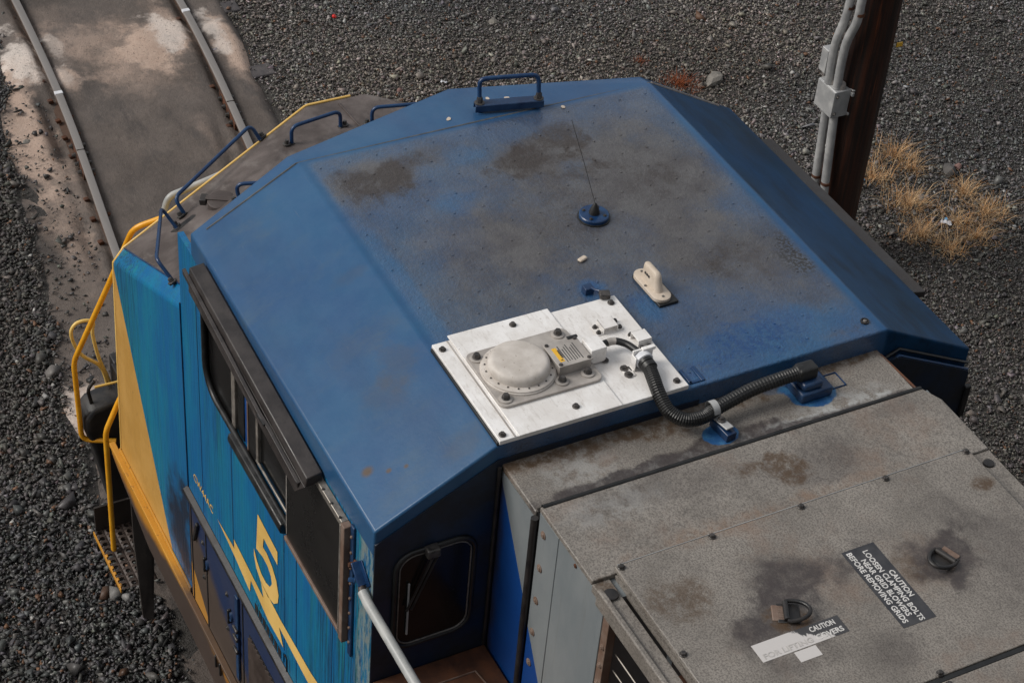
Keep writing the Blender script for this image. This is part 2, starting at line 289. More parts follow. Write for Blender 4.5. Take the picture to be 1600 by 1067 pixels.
    M['dirt'] = t.fin(col, t.mapr(t.noise(1.7, 5), .4, .65, .6, .85), 0, .35)
    t = NT('rail_steel'); X, Y, Z = t.xyz()
    rust = t.mix(t.noise(20, 5, .7), (.045, .024, .015), (.10, .055, .035))
    top = t.mix(t.noise(6, 4, .6, t.scale((.15, 4, 4))), (.19, .172, .160), (.29, .268, .252))
    up = t.xyz(t.n('ShaderNodeNewGeometry').outputs['Normal'])[2]
    hd = t.math('MULTIPLY', t.mapr(Z, -.035, -.024), t.mapr(up, -.2, .25))
    col = t.mix(hd, rust, top)
    M['rail'] = t.fin(col, t.mapr(hd, 0, 1, .8, .42), t.mapr(hd, 0, 1, 0, .35), .5)
    M['tie'] = plain('weathered_sleeper', (.045, .040, .042), (.085, .076, .076), 8, .8, bump=.4, bscale=40)
    t = NT('creosote_pole_wood'); g = t.noise(1, 7, .7, t.scale((34, 34, 1.0)))
    col = t.mix(t.mapr(g, .40, .62), (.009, .005, .004), (.040, .0125, .006))
    col = t.mix(t.mapr(t.noise(1, 5, .7, t.scale((22, 22, .7))), .60, .70, 0, .9), col, (.13, .034, .011))
    t.bump(g, .7, .012); M['pole'] = t.fin(col, .5, 0, .4)
    t = NT('dry_grass'); a = t.n('ShaderNodeAttribute', attribute_name='tint').outputs['Color']; M['grass'] = t.fin(a, .7, 0, .2)
    M['rock'] = plain('pale_rock', (.13, .12, .105), (.22, .20, .175), 14, .75, bump=.4, bscale=30)
    M['rockdark'] = plain('dark_rock', (.05, .047, .045), (.09, .083, .078), 14, .7, bump=.4, bscale=30)
    M['rockred'] = plain('red_rock', (.16, .085, .075), (.22, .13, .11), 14, .75)
    M['blueplastic'] = plain('blue_plastic_scrap', (.05, .32, .62), (.16, .48, .75), 30, .3)
    M['whitescrap'] = plain('white_scrap', (.55, .56, .60), (.75, .75, .76), 30, .5)
    M['redplastic'] = plain('red_plastic', (.62, .012, .012), (.70, .03, .02), 10, .3)
    M['concrete'] = plain('bridge_concrete', (.22, .21, .20), (.30, .29, .275), .8, .85, bump=.2, bscale=12)
make_materials()

# ------------------------------------------------------------------ mesh helpers
def new_obj(name, v, f, mats, parent=None, smooth=None, bevel=0, seg=2, fm=None):
    me = bpy.data.meshes.new(name); me.from_pydata([tuple(p) for p in v], [], [tuple(q) for q in f])
    bm = bmesh.new(); bm.from_mesh(me); bmesh.ops.recalc_face_normals(bm, faces=bm.faces); bm.to_mesh(me); bm.free()
    mats = mats if isinstance(mats, (list, tuple)) else [mats]
    for m in mats: me.materials.append(MAT[m])
    if fm: me.polygons.foreach_set('material_index', fm)
    if smooth is not None:
        me.shade_smooth(); me.set_sharp_from_angle(angle=R(smooth))
    o = bpy.data.objects.new(name, me); COL.objects.link(o)
    if parent: o.parent = parent
    if bevel:
        b = o.modifiers.new('bevel', 'BEVEL'); b.width = bevel; b.segments = seg; b.limit_method = 'ANGLE'; b.angle_limit = R(25)
        me.shade_smooth(); me.set_sharp_from_angle(angle=R(smooth or 35))
    return o

class G:
    """collects shapes into one mesh"""
    def __init__(s): s.v = []; s.f = []; s.m = []
    def add(s, v, f, m=0):
        o = len(s.v); s.v += [Vector(p) for p in v]; s.f += [tuple(i + o for i in q) for q in f]; s.m += [m] * len(f); return s
    def box(s, a, b, m=0):
        x0, y0, z0 = a; x1, y1, z1 = b
        return s.add([(x, y, z) for x in (x0, x1) for y in (y0, y1) for z in (z0, z1)],
                     [(0, 1, 3, 2), (4, 6, 7, 5), (0, 4, 5, 1), (2, 3, 7, 6), (0, 2, 6, 4), (1, 5, 7, 3)], m)
    def obox(s, c, half, ax, m=0):
        c = Vector(c); ax = [Vector(a).normalized() for a in ax]
        v = [c + ax[0] * half[0] * i + ax[1] * half[1] * j + ax[2] * half[2] * k for i in (-1, 1) for j in (-1, 1) for k in (-1, 1)]
        return s.add(v, [(0, 1, 3, 2), (4, 6, 7, 5), (0, 4, 5, 1), (2, 3, 7, 6), (0, 2, 6, 4), (1, 5, 7, 3)], m)
    def prism(s, poly, d, m=0):
        d = Vector(d); p = [Vector(q) for q in poly]; n = len(p)
        return s.add(p + [q + d for q in p], [tuple(range(n)), tuple(range(2 * n - 1, n - 1, -1))] + [(i, (i + 1) % n, n + (i + 1) % n, n + i) for i in range(n)], m)
    def tube(s, path, r, n=10, m=0, caps=True, cyc=False):
        P = [Vector(p) for p in path]; L = len(P); rs = r if isinstance(r, (list, tuple)) else [r] * L
        T = []
        for i in range(L):
            a = P[i - 1] if (i or cyc) else P[0]; b = P[(i + 1) % L] if (i < L - 1 or cyc) else P[-1]
            T.append((b - a).normalized())
        u = T[0].orthogonal().normalized(); v = []; 
        for i in range(L):
            u = (u - T[i] * u.dot(T[i])).normalized(); w = T[i].cross(u)
            for k in range(n):
                a = 2 * math.pi * k / n; v.append(P[i] + (u * math.cos(a) + w * math.sin(a)) * rs[i])
        f = [(i * n + k, i * n + (k + 1) % n, ((i + 1) % L) * n + (k + 1) % n, ((i + 1) % L) * n + k) for i in range(L if cyc else L - 1) for k in range(n)]
        if caps and not cyc: f += [tuple(range(n - 1, -1, -1)), tuple((L - 1) * n + k for k in range(n))]
        return s.add(v, f, m)
    def lathe(s, prof, c, n=24, m=0, ax=((1, 0, 0), (0, 1, 0), (0, 0, 1))):
        c = Vector(c); A = [Vector(a) for a in ax]; v = []; L = len(prof)
        for (r, z) in prof:
            for k in range(n):
                a = 2 * math.pi * k / n; v.append(c + A[0] * (r * math.cos(a)) + A[1] * (r * math.sin(a)) + A[2] * z)
        f = [(i * n + k, i * n + (k + 1) % n, (i + 1) * n + (k + 1) % n, (i + 1) * n + k) for i in range(L - 1) for k in range(n)]
        f += [tuple(range(n - 1, -1, -1)), tuple((L - 1) * n + k for k in range(n))]
        return s.add(v, f, m)
    def build(s, name, mats, parent=None, **k):
        return new_obj(name, s.v, s.f, mats, parent, fm=s.m, **k)

def fillet(pts, r, k=5):
    P = [Vector(p) for p in pts]; out = [P[0]]
    for i in range(1, len(P) - 1):
        a = (P[i - 1] - P[i]); b = (P[i + 1] - P[i]); d = min(r, a.length * .48, b.length * .48)
        A = P[i] + a.normalized() * d; B = P[i] + b.normalized() * d
        for j in range(k + 1):
            t = j / k; out.append(A * (1 - t) ** 2 + P[i] * 2 * t * (1 - t) + B * t * t)
    out.append(P[-1]); return out
def spline(pts, k=6):
    P = [Vector(p) for p in pts]; P = [P[0] * 2 - P[1]] + P + [P[-1] * 2 - P[-2]]; out = []
    for i in range(1, len(P) - 2):
        for j in range(k):
            t = j / k; a, b, c, d = P[i - 1], P[i], P[i + 1], P[i + 2]
            out.append(.5 * ((2 * b) + (c - a) * t + (2 * a - 5 * b + 4 * c - d) * t * t + (3 * b - a - 3 * c + d) * t ** 3))
    out.append(P[-2]); return out
def tag(o, label=None, cat=None, group=None, kind=None):
    if label: o['label'] = label
    if cat: o['category'] = cat
    if group: o['group'] = group
    if kind: o['kind'] = kind
    return o
def empty(name, loc):
    o = bpy.data.objects.new(name, None); COL.objects.link(o); o.location = loc; o.empty_display_size = .3; return o
_bolts = {}
def bolt(loc, r, h, mat, parent, name='bolt', washer=1.7, up=(0, 0, 1)):
    key = (r, h, mat, washer)
    if key not in _bolts:
        g = G()
        if washer: g.lathe([(r * washer, -.003), (r * washer, .0025), (r * washer * .9, .004)], (0, 0, 0), 14)
        g.lathe([(r, .003), (r, h * .75), (r * .8, h)], (0, 0, 0), 6)
        o = g.build(name, mat, smooth=40); _bolts[key] = o.data; bpy.data.objects.remove(o)
    o = bpy.data.objects.new(name, _bolts[key]); COL.objects.link(o); o.parent = parent; o.location = loc
    o.rotation_euler = Vector(up).to_track_quat('Z', 'Y').to_euler()
    return o
def lettering(body, origin, right, up, w, h, mat, parent, name='lettering', thick=.0006, shear=0., align='LEFT', bold=.022):
    """flat printed writing fitted in a w x h rectangle whose lower left corner is origin"""
    c = bpy.data.curves.new('t', 'FONT'); c.body = body; c.extrude = thick; c.shear = shear; c.align_x = align; c.resolution_u = 3; c.offset = bold
    c.space_line = .95
    o = bpy.data.objects.new('t', c); COL.objects.link(o); bpy.context.view_layer.update()
    me = bpy.data.meshes.new_from_object(o.evaluated_get(bpy.context.evaluated_depsgraph_get()))
    bpy.data.objects.remove(o); bpy.data.curves.remove(c)
    co = np.empty(len(me.vertices) * 3); me.vertices.foreach_get('co', co); co = co.reshape(-1, 3)
    lo, hi = co[:, :2].min(0), co[:, :2].max(0)
    q = (co[:, :2] - lo) / (hi - lo) * np.array([w, h])
    rv, uv = Vector(right).normalized(), Vector(up).normalized(); nv = rv.cross(uv)
    P = np.array(origin) + q[:, :1] * np.array(rv) + q[:, 1:] * np.array(uv) + co[:, 2:] * np.array(nv)
    me.vertices.foreach_set('co', P.ravel()); me.materials.clear(); me.materials.append(MAT[mat]); me.update()
    me.name = name
    o = bpy.data.objects.new(name, me); COL.objects.link(o); o.parent = parent
    return o

# ------------------------------------------------------------------ setting: ground, track bed, bridge behind the camera
def rail_xy(side):
    if side > 0: pts = [(-60, .72), (-8, .72), (0, .74), (3.5, .74), (5.6, .60), (7.86, .354), (8.97, .215), (10.13, .09), (11, .035), (11.92, -.012), (14, -.08), (30, -.3), (80, -.8)]
    else: pts = [(-60, -.72), (-8, -.72), (0, -.71), (3.5, -.74), (6, -.90), (8.86, -1.25), (9.48, -1.335), (10.44, -1.44), (11.36, -1.52), (14, -1.6), (30, -1.85), (80, -2.35)]
    return np.array(pts)
RL, RR = rail_xy(1), rail_xy(-1)
def smooth_interp(T, x):     # smooth y(x) through the rail points
    x = np.asarray(x, float); acc = 0
    for d in np.linspace(-.7, .7, 9): acc = acc + np.interp(x + d, T[:, 0], T[:, 1])
    return acc / 9
yl = lambda x: smooth_interp(RL, x)
yr = lambda x: smooth_interp(RR, x)
def vnoise(x, y, sc, seed=0):
    x = np.asarray(x) * sc; y = np.asarray(y) * sc; xi = np.floor(x).astype(int); yi = np.floor(y).astype(int); fx = x - xi; fy = y - yi
    fx = fx * fx * (3 - 2 * fx); fy = fy * fy * (3 - 2 * fy)
    def h(a, b): return (np.sin(a * 127.1 + b * 311.7 + seed * 74.7) * 43758.5453) % 1.0
    return (h(xi, yi) * (1 - fx) + h(xi + 1, yi) * fx) * (1 - fy) + (h(xi, yi + 1) * (1 - fx) + h(xi + 1, yi + 1) * fx) * fy
def fbm(x, y, sc, seed=0): return sum(vnoise(x, y, sc * 2 ** k, seed + k) * .5 ** k for k in range(4)) / 1.875 - .5
def ground_z(x, y):
    c = (yl(x) + yr(x)) / 2; d = np.abs(y - c)
    return -.30 * np.clip((1.05 - d) / .2, 0, 1) - .19 + .05 * np.clip((2.4 - d) / .8, 0, 1) + .07 * fbm(x, y, .8, 3)
def axis(a, b, n, far):
    core = np.linspace(a, b, n); k = np.array([3, 9, 25, 60, 150, far]); return np.concatenate([a - k[::-1], core, b + k])
gx, gy = axis(1, 15, 90, 400), axis(-13, 5, 110, 400)
XX, YY = np.meshgrid(gx, gy, indexing='ij'); ZZ = ground_z(XX, YY)
def grid_obj(name, XX, YY, ZZ, mat):
    n, m = XX.shape; V = np.stack([XX, YY, ZZ], -1).reshape(-1, 3); i, j = np.meshgrid(np.arange(n - 1), np.arange(m - 1), indexing='ij'); a = (i * m + j).ravel()
    o = new_obj(name, V, np.stack([a, a + m, a + m + 1, a + 1], 1), mat, smooth=60); return o
tag(grid_obj('ground', XX, YY, ZZ, 'soil'), kind='structure')
# packed dirt bed that follows the rails
tx = np.concatenate([np.linspace(-40, 2, 30), np.linspace(2.2, 14, 190), np.linspace(14.5, 70, 40)]); tv = np.linspace(0, 1, 80)
TX = np.repeat(tx[:, None], 80, 1); L, Rr_ = yl(tx)[:, None], yr(tx)[:, None]
el = L + .62 + .55 * fbm(tx, tx * 0, .9, 5)[:, None] + .25 * np.clip((9 - tx) / 3, 0, 1)[:, None]; er = Rr_ - .47 - .12 * fbm(tx, tx * 0 + 9, 1.2, 8)[:, None]
TY = er + (el - er) * tv[None, :]
dl, dr = np.abs(TY - L), np.abs(TY - Rr_)
TZ = -.075 + .03 * fbm(TX, TY, 1.3, 1) + .022 * fbm(TX, TY, 5, 2)
near = np.minimum(dl, dr); TZ -= .07 * np.clip(1 - near / .09, 0, 1)                    # trench by the rails
TZ -= .05 * np.clip((TY - L - .08) / .3, 0, 1)                                              # lower outside the left rail
hole = 1.7 * np.exp(-(((TX - 9.75) / .5) ** 2 + ((TY - L - .12) / .085) ** 2)) + .8 * np.exp(-(((TX - 8.2) / .5) ** 2 + ((TY - L - .15) / .09) ** 2)); TZ -= .10 * hole
hole2 = np.exp(-(((TX - 8.9) / .5) ** 2 + ((TY - Rr_ - .15) / .10) ** 2)); TZ -= .07 * hole2
for (px, py, rr, hh) in ((10.82, -1.02, .25, .05), (10.75, -1.66, .25, .04), (10.95, .30, .3, .06), (10.5, -.06, .2, .03)): TZ += hh * np.exp(-((TX - px) ** 2 + (TY - py) ** 2) / rr ** 2)
edge = np.clip(np.minimum(tv, 1 - tv) / .06, 0, 1)[None, :]; TZ = TZ - .16 * (1 - edge) ** 1.5
tag(grid_obj('track_bed', TX, TY, TZ, 'dirt'), kind='structure')

# rails: real head / web / foot section swept along the track
def rail(fn, label):
    root = empty('railway_rail', (8, float(fn(8.)), -.17))
    xs = np.concatenate([np.linspace(-20, 3, 24), np.linspace(3.2, 14, 70), np.linspace(15, 70, 56)])
    sec = [(-.036, -.030), (-.036, -.008), (-.030, -.001), (-.014, .002), (.014, .002), (.030, -.001), (.036, -.008), (.036, -.030), (.010, -.045), (.010, -.135), (.07, -.15), (.07, -.165), (-.07, -.165), (-.07, -.15), (-.010, -.135), (-.010, -.045)]
    n = len(sec); ys = fn(xs); g = G(); v = []
    for x, y in zip(xs, ys): v += [(x, y + a, b) for a, b in sec]
    f = [(i * n + k, i * n + (k + 1) % n, (i + 1) * n + (k + 1) % n, (i + 1) * n + k) for i in range(len(xs) - 1) for k in range(n)]
    g.add(v, f); o = g.build('rail_section', 'rail', None, smooth=30); o.parent = root; o.matrix_parent_inverse = Matrix.Translation(root.location).inverted()
    tag(root, label, 'rail', 'rails of the track'); return root
rl = rail(yl, 'left steel rail of the track ahead, half buried in pale sandy dirt')
rr = rail(yr, 'right steel rail of the track ahead, nearer the open gravel yard')
def fix(o, root): o.parent = root; o.matrix_parent_inverse = Matrix.Translation(root.location).inverted(); return o
def joint(root, fn, x, s):
    y = float(fn(x)); dy = float(fn(x + .2) - fn(x - .2)) / .4; t = Vector((1, dy, 0)).normalized(); nrm = Vector((-dy, 1, 0)).normalized()
    g = G(); g.obox((x, y + s * .028, -.085), (.30, .012, .035), (t, nrm, (0, 0, 1)))
    fix(g.build('joint_bar', 'rust', None, bevel=.004), root)
    for k in (-.22, -.09, .05, .19):
        p = Vector((x, y, -.085)) + t * k + nrm * s * .045; b = bolt(p, .017, .03, 'steelbolt', root, up=nrm * s); b.matrix_parent_inverse = Matrix.Translation(root.location).inverted()
    g = G(); g.obox((x, y, .0012), (.004, .037, .0025), (t, nrm, (0, 0, 1))); fix(g.build('rail_end_gap', 'rust', None), root)
joint(rl, yl, 9.25, 1); joint(rl, yl, 9.25, -1); joint(rr, yr, 9.50, 1); joint(rr, yr, 9.50, -1)
for root, fn, x in ((rl, yl, 10.20), (rr, yr, 11.16)):
    g = G(); y = float(fn(x)); g.box((x - .025, y - .0375, -.02), (x + .025, y + .0375, .0045)); fix(g.build('bright_weld', 'whitescrap', None, bevel=.003), root)

for root, fn in ((rl, yl), (rr, yr)):
    for x in np.arange(6.2, 12.4, .31):
        x = float(x) + random.uniform(-.03, .03); y = float(fn(x))
        for sd in (-1, 1):
            if random.random() < .35: continue
            g = G().obox((x, y + sd * .075, -.095 + random.uniform(-.02, .005)), (.022, .024, .018), ((1, .1 * sd, 0), (-.1 * sd, 1, 0), (0, .3 * sd, 1)))
            fix(g.build('rail_spike', 'rust', None, bevel=.006), root)
# sleeper ends that stick out of the dirt into the gravel
for x, lb in ((11.27, 'grey sleeper end beside the right rail at the top edge of the picture'), (10.07, 'grey sleeper end in gravel, midway along the right rail')):
    y = float(yr(x)); g = G(); g.box((x - .10, y - .58, -.26), (x + .10, y - .2, -.12)); o = g.build('sleeper', 'tie', None, bevel=.012)
    tag(o, lb, 'sleeper', 'sleeper ends showing in the gravel')

# footbridge the picture was taken from (behind the camera): deck, parapet, piers
g = G(); g.box((-19, -60, 7.9), (-5.75, 60, 8.95)); g.box((-6.0, -60, 8.95), (-5.75, 60, 9.9)); g.box((-19, -60, 8.95), (-18.7, 60, 9.9))
for y in (-14, 12): g.box((-13.5, y - .8, -.5), (-11.5, y + .8, 7.9))
tag(g.build('bridge', 'concrete', None, bevel=.03), kind='structure')

# gravel: angular stones, one object
def make_gravel():
    N = 820000
    x = rng.uniform(1.2, 14.0, N); y = rng.uniform(-12.2, 4.6, N)
    # keep a wedge generous round what the camera can see
    keep = (y < 3.5 - .27 * (x - 3.77)) & (y > -6.7 - .78 * (x - 2.9)) & (x < 13.4 + .36 * y) & ~((np.abs(y) < 1.25) & (x < 6.3)) & ~((y < 0) & (y > -3.9) & (x < 7.2))
    keep &= ((x > 2.6) | (y < -3)) & (x > 1.5)
    left = y - yl(x); right = yr(x) - y
    e1 = .50 + .55 * fbm(x, x * 0, .9, 5) + .28 * np.clip((9 - x) / 3, 0, 1); e2 = .43
    pl = np.clip((left - e1 + .10 + .30 * fbm(x, y, 2.2, 21)) / .16, 0, 1); pr = np.clip((right - e2 + .02 + .06 * fbm(x, y, 3., 22)) / .07, 0, 1)
    thin = np.where(left > 0, np.maximum(pl, .05 * (left > .12)), np.where(right > 0, np.maximum(pr, .05 * (right > .1)), .035))
    keep &= rng.random(N) < thin
    x, y = x[keep], y[keep]; n = len(x)
    near = np.clip((9 - x) / 5, 0, 1)
    size = (.0112 + .0040 * (y > 0) + .002 * near * (y > 0)) * np.exp(rng.normal(0, .36, n))
    size = np.where(rng.random(n) < .035, size * rng.uniform(1.5, 2.4, n), size)
    tiny = (left[keep] < 0) & (right[keep] < 0); size = np.where(tiny, size * .45, size)
    TV, TF = [], []                                     # angular shard shapes: convex hulls of a few random points
    for k in range(28):
        while True:
            pts = rng.normal(0, 1, (7, 3)); pts /= np.linalg.norm(pts, axis=1)[:, None]; pts *= np.array([1.25, .95, .62]) * rng.uniform(.75, 1.15, (7, 1))
            bm = bmesh.new(); [bm.verts.new(p) for p in pts]; r = bmesh.ops.convex_hull(bm, input=bm.verts[:]); bm.verts.ensure_lookup_table()
            used = [v for v in bm.verts if v.link_faces]
            if len(used) == 7 and len(bm.faces) == 10:
                bm.verts.index_update(); TV.append(np.array([v.co[:] for v in bm.verts])); TF.append(np.array([[v.index for v in f.verts] for f in bm.faces])); bm.free(); break
            bm.free()
    TV, TF = np.array(TV), np.array(TF); tk = rng.integers(0, 28, n)
    P = TV[tk] * rng.uniform(.8, 1.25, (n, 1, 3))
    # random rotation
    q = rng.normal(0, 1, (n, 4)); q[:, 1:3] *= .30; q /= np.linalg.norm(q, axis=1)[:, None]; w, a, b, c = q.T
    Rm = np.stack([1 - 2 * (b * b + c * c), 2 * (a * b - c * w), 2 * (a * c + b * w), 2 * (a * b + c * w), 1 - 2 * (a * a + c * c), 2 * (b * c - a * w), 2 * (a * c - b * w), 2 * (b * c + a * w), 1 - 2 * (a * a + b * b)], 1).reshape(n, 3, 3)
    P = np.einsum('nij,nkj->nki', Rm, P) * size[:, None, None]
    inbed = (y < yl(x) + e1[keep] + .1) & (y > yr(x) - .40)
    z = ground_z(x, y) + size * .35 + rng.uniform(-.01, .018, n)
    z = np.where(inbed, -.11 + size * .4, z)
    P += np.stack([x, y, z], 1)[:, None, :]
    F = (TF[tk] + (np.arange(n) * 7)[:, None, None]).reshape(-1, 3)
    me = bpy.data.meshes.new('gravel'); me.vertices.add(n * 7); me.vertices.foreach_set('co', P.ravel().astype(np.float32))
    me.loops.add(len(F) * 3); me.loops.foreach_set('vertex_index', F.ravel().astype(np.int32)); me.polygons.add(len(F)); me.polygons.foreach_set('loop_start', np.arange(0, len(F) * 3, 3, dtype=np.int32))
    me.update(calc_edges=True); me.materials.append(MAT['gravel'])
    val = .094 * np.exp(rng.normal(-.03, .42, n)) * (1 + .55 * fbm(x, y, .7, 31) * 2) * np.where(y > 0, .66, 1.62 - .70 * np.clip((9 - x) / 4, 0, 1))  # light painted into the stones: far ones paler, left ones darker
    pat = np.clip(fbm(x, y, .45, 51) * 2.2 + .5, 0, 1)[:, None]
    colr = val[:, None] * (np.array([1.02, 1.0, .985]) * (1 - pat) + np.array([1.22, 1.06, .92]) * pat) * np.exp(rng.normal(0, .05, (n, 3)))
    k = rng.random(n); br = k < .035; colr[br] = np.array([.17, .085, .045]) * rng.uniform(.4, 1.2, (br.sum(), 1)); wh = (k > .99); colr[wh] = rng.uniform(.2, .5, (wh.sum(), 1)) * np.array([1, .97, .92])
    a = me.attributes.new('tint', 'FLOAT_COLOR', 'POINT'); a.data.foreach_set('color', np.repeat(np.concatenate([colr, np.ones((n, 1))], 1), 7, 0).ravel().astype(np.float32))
    print('gravel stones', n)
    o = bpy.data.objects.new('gravel', me); COL.objects.link(o); tag(o, 'dark grey crushed gravel covering the yard', 'gravel', kind='stuff')
make_gravel()

# ------------------------------------------------------------------ the locomotive
loco = empty('locomotive', (0, 0, 0))
tag(loco, 'blue, yellow and grey diesel locomotive seen from above its cab roof', 'locomotive')
def mir(p): return (p[0], -p[1], p[2])

def cab_roof():
    prof = [(-1.57, 4.30), (-1.57, 4.45), (-1.01, 4.75), (1.01, 4.75), (1.57, 4.45), (1.57, 4.30)]
    v = [(0, y, z) for y, z in prof] + [(2.20, y, z) for y, z in prof]
    fr = [(2.25, -1.565, 4.30), (2.25, -1.565, 4.432), (2.32, -1.02, 4.715), (2.585, 0, 4.715), (2.32, 1.02, 4.715), (2.25, 1.565, 4.432), (2.25, 1.565, 4.30)]
    fl = [(2.32, -1.02, 4.52), (2.585, 0, 4.52), (2.32, 1.02, 4.52)]
    b = len(v); v += fr; c = len(v); v += fl; d = len(v); v += [(2.2, 0, 4.75), (2.2, 0, 4.30)]
    f = [(0, 1, 2, 3, 4, 5)]                                        # rear fascia
    for i in range(5): f.append((i, i + 1, 7 + i, 6 + i) if i != 2 else (2, 3, 9, d, 8))
    f += [(6, 7, b + 1, b), (7, 8, b + 2, b + 1), (8, d, b + 3, b + 2), (d, 9, b + 4, b + 3), (9, 10, b + 5, b + 4), (10, 11, b + 6, b + 5)]
    f += [(b, b + 1, b + 2, c), (b + 2, b + 3, c + 1, c), (b + 3, b + 4, c + 2, c + 1), (b + 4, b + 5, b + 6, c + 2)]
    f += [(0, 6, d + 1, 11, 5), (6, b, c, c + 1, c + 2, b + 6, 11, d + 1)]
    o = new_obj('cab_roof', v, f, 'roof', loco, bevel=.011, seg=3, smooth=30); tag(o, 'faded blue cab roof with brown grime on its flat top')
    # weld seam that marks the front of the flat top
    g = G(); pts = [(2.185, -1.47, 4.501), (2.205, -1.02, 4.742), (2.205, 0, 4.7465), (2.205, 1.02, 4.742), (2.185, 1.50, 4.484)]
    g.tube(pts[1:4], .0075, 6); g.build('weld_seam', 'weld', o, smooth=60)
    G().tube(pts[3:5], .0075, 6).build('weld_seam', 'weld', o, smooth=60)
    G().tube(pts[0:2], .0095, 6).build('weld_seam', 'tan', o, smooth=60)
    # rows of small nubs (too small to pick apart)
    g = G(); k = 0
    for i in range(15):
        for j in range(13):
            x = .09 + i * .145 + random.uniform(-.004, .004); y = -.93 + j * .155 + (.078 if i % 2 else 0) + random.uniform(-.004, .004)
            if y > .95 or (x < .72 and y > .04): continue
            if (x - 1.26) ** 2 + (y + .15) ** 2 < .008 or abs(x - .65) < .13 and abs(y + .15) < .09: continue
            g.lathe([(.0070, 0), (.0064, .0028), (.003, .0044)], (x, y, 4.7495), 7)
    tag(g.build('roof_nubs', 'roof', o, smooth=50), kind='stuff')
    # drain plug near the right rear corner
    g = G().lathe([(.021, -.002), (.021, .006), (.016, .006), (.015, .001)], (.086, -.941, 4.752), 18); g.build('drain_plug', 'blackmetal', o, smooth=40)
    g = G().lathe([(.010, 0), (.009, .007), (.004, .009)], (.086, -.941, 4.752), 10); g.build('plug_core', 'greybolt', o, smooth=40)
    # small cast pad
    g = G().obox((.985, .064, 4.758), (.025, .013, .007), ((.35, -.94, 0), (.94, .35, 0), (0, 0, 1))); g.build('tan_pad', 'cream', o, bevel=.006)
    # two bent tabs by the plate's corner and a low channel by the hose
    g = G().box((.742, .135, 4.75), (.785, .180, 4.786)); g.tube([(.75, .15, 4.785), (.72, .14, 4.79), (.69, .128, 4.802)], .007, 8)
    g.build('bond_strap', 'darkblue', o, bevel=.003)
    g = G().obox((.672, .122, 4.795), (.022, .025, .012), ((1, -.4, 0), (.4, 1, 0), (0, 0, 1))); g.build('strap_lug', 'steelbolt', o, bevel=.004)
    g = G(); g.box((.02, -.035, 4.749), (.12, -.015, 4.757)); g.box((.02, -.015, 4.749), (.035, .045, 4.757)); g.box((.02, .030, 4.749), (.12, .045, 4.757))
    g.build('welded_rib', 'grabblue', o, bevel=.003)
    return o
roof = cab_roof()

def whip():
    o = G().lathe([(.074, -.01), (.074, .006), (.070, .010), (.02, .012)], (1.262, -.150, 4.765), 28).build('whip_antenna', 'grabblue', loco, smooth=40)
    tag(o, 'round blue antenna base with a thin whip')
    G().lathe([(.028, 0), (.026, .012), (.019, .035), (.009, .055), (.004, .062)], (1.262, -.150, 4.775), 14).build('rubber_cone', 'rubber', o, smooth=50)
    G().tube([(1.264, -.15, 4.83), (1.40, -.148, 4.98), (1.552, -.145, 5.135)], .0018, 6).build('whip', 'rubber', o)
    for a in (45, 135, 225, 315): bolt((1.262 + .054 * math.cos(R(a)), -.15 + .054 * math.sin(R(a)), 4.776), .006, .008, 'steelbolt', o, washer=1.5)
    G().lathe([(.082, 0), (.082, .006), (.07, .008)], (1.262, -.150, 4.749), 28).build('gasket', 'rubber', o, smooth=40)
whip()

def fin():
    c = Vector((.672, -.135, 4.77)); ax = Vector((1, .02, 0)).normalized(); ay = Vector((-.02, 1, 0)); n = 28
    g = G(); g.obox((c.x - .012, c.y - .012, 4.756), (.125, .052, .008), (ax, ay, (0, 0, 1))); o = g.build('fin_antenna', 'rubber', loco, bevel=.003); tag(o, 'cream shark-fin antenna on a black pad')
    def stadium(L, Wd, z, sh=0, top=1): return [c + ax * (L * math.copysign(1, math.cos(a)) * (1 if abs(math.cos(a)) > 1e-6 else 0) + Wd * math.cos(a) + sh) + ay * (Wd * math.sin(a)) + Vector((0, 0, z)) for a in [2 * math.pi * (k + .5) / n for k in range(n)]]
    g = G(); rings = [stadium(.078, .047, -.008), stadium(.078, .047, .008), stadium(.076, .043, .011)]
    v = [p for r in rings for p in r]; f = [(i * n + k, i * n + (k + 1) % n, (i + 1) * n + (k + 1) % n, (i + 1) * n + k) for i in range(2) for k in range(n)] + [tuple(range(n)), tuple(2 * n + k for k in range(n))]
    g.add(v, f); g.build('fin_base', 'cream', o, smooth=35)
    rings = [stadium(.050, .027, .010), stadium(.052, .022, .020, .002), stadium(.046, .018, .075, .010), stadium(.042, .015, .092, .014), stadium(.036, .009, .099, .016)]
    v = [p for r in rings for p in r]; f = [(i * n + k, i * n + (k + 1) % n, (i + 1) * n + (k + 1) % n, (i + 1) * n + k) for i in range(4) for k in range(n)] + [tuple(range(n)), tuple(4 * n + k for k in range(n))]
    G().add(v, f).build('fin', 'cream', o, smooth=50)
    g = G()
    for k in range(3): g.obox((c.x + .006 + k * .016, c.y + .0222, 4.826), (.0045, .0015, .006), (ax, Vector((0, .99, .1)), (0, 0, 1)))
    g.build('maker_mark', 'print', o)
    for dx, dy in ((.1, 0), (-.1, 0), (0, .038)): bolt((c.x + dx, c.y + dy, 4.781), .005, .005, 'greybolt', o, washer=1.3)
fin()

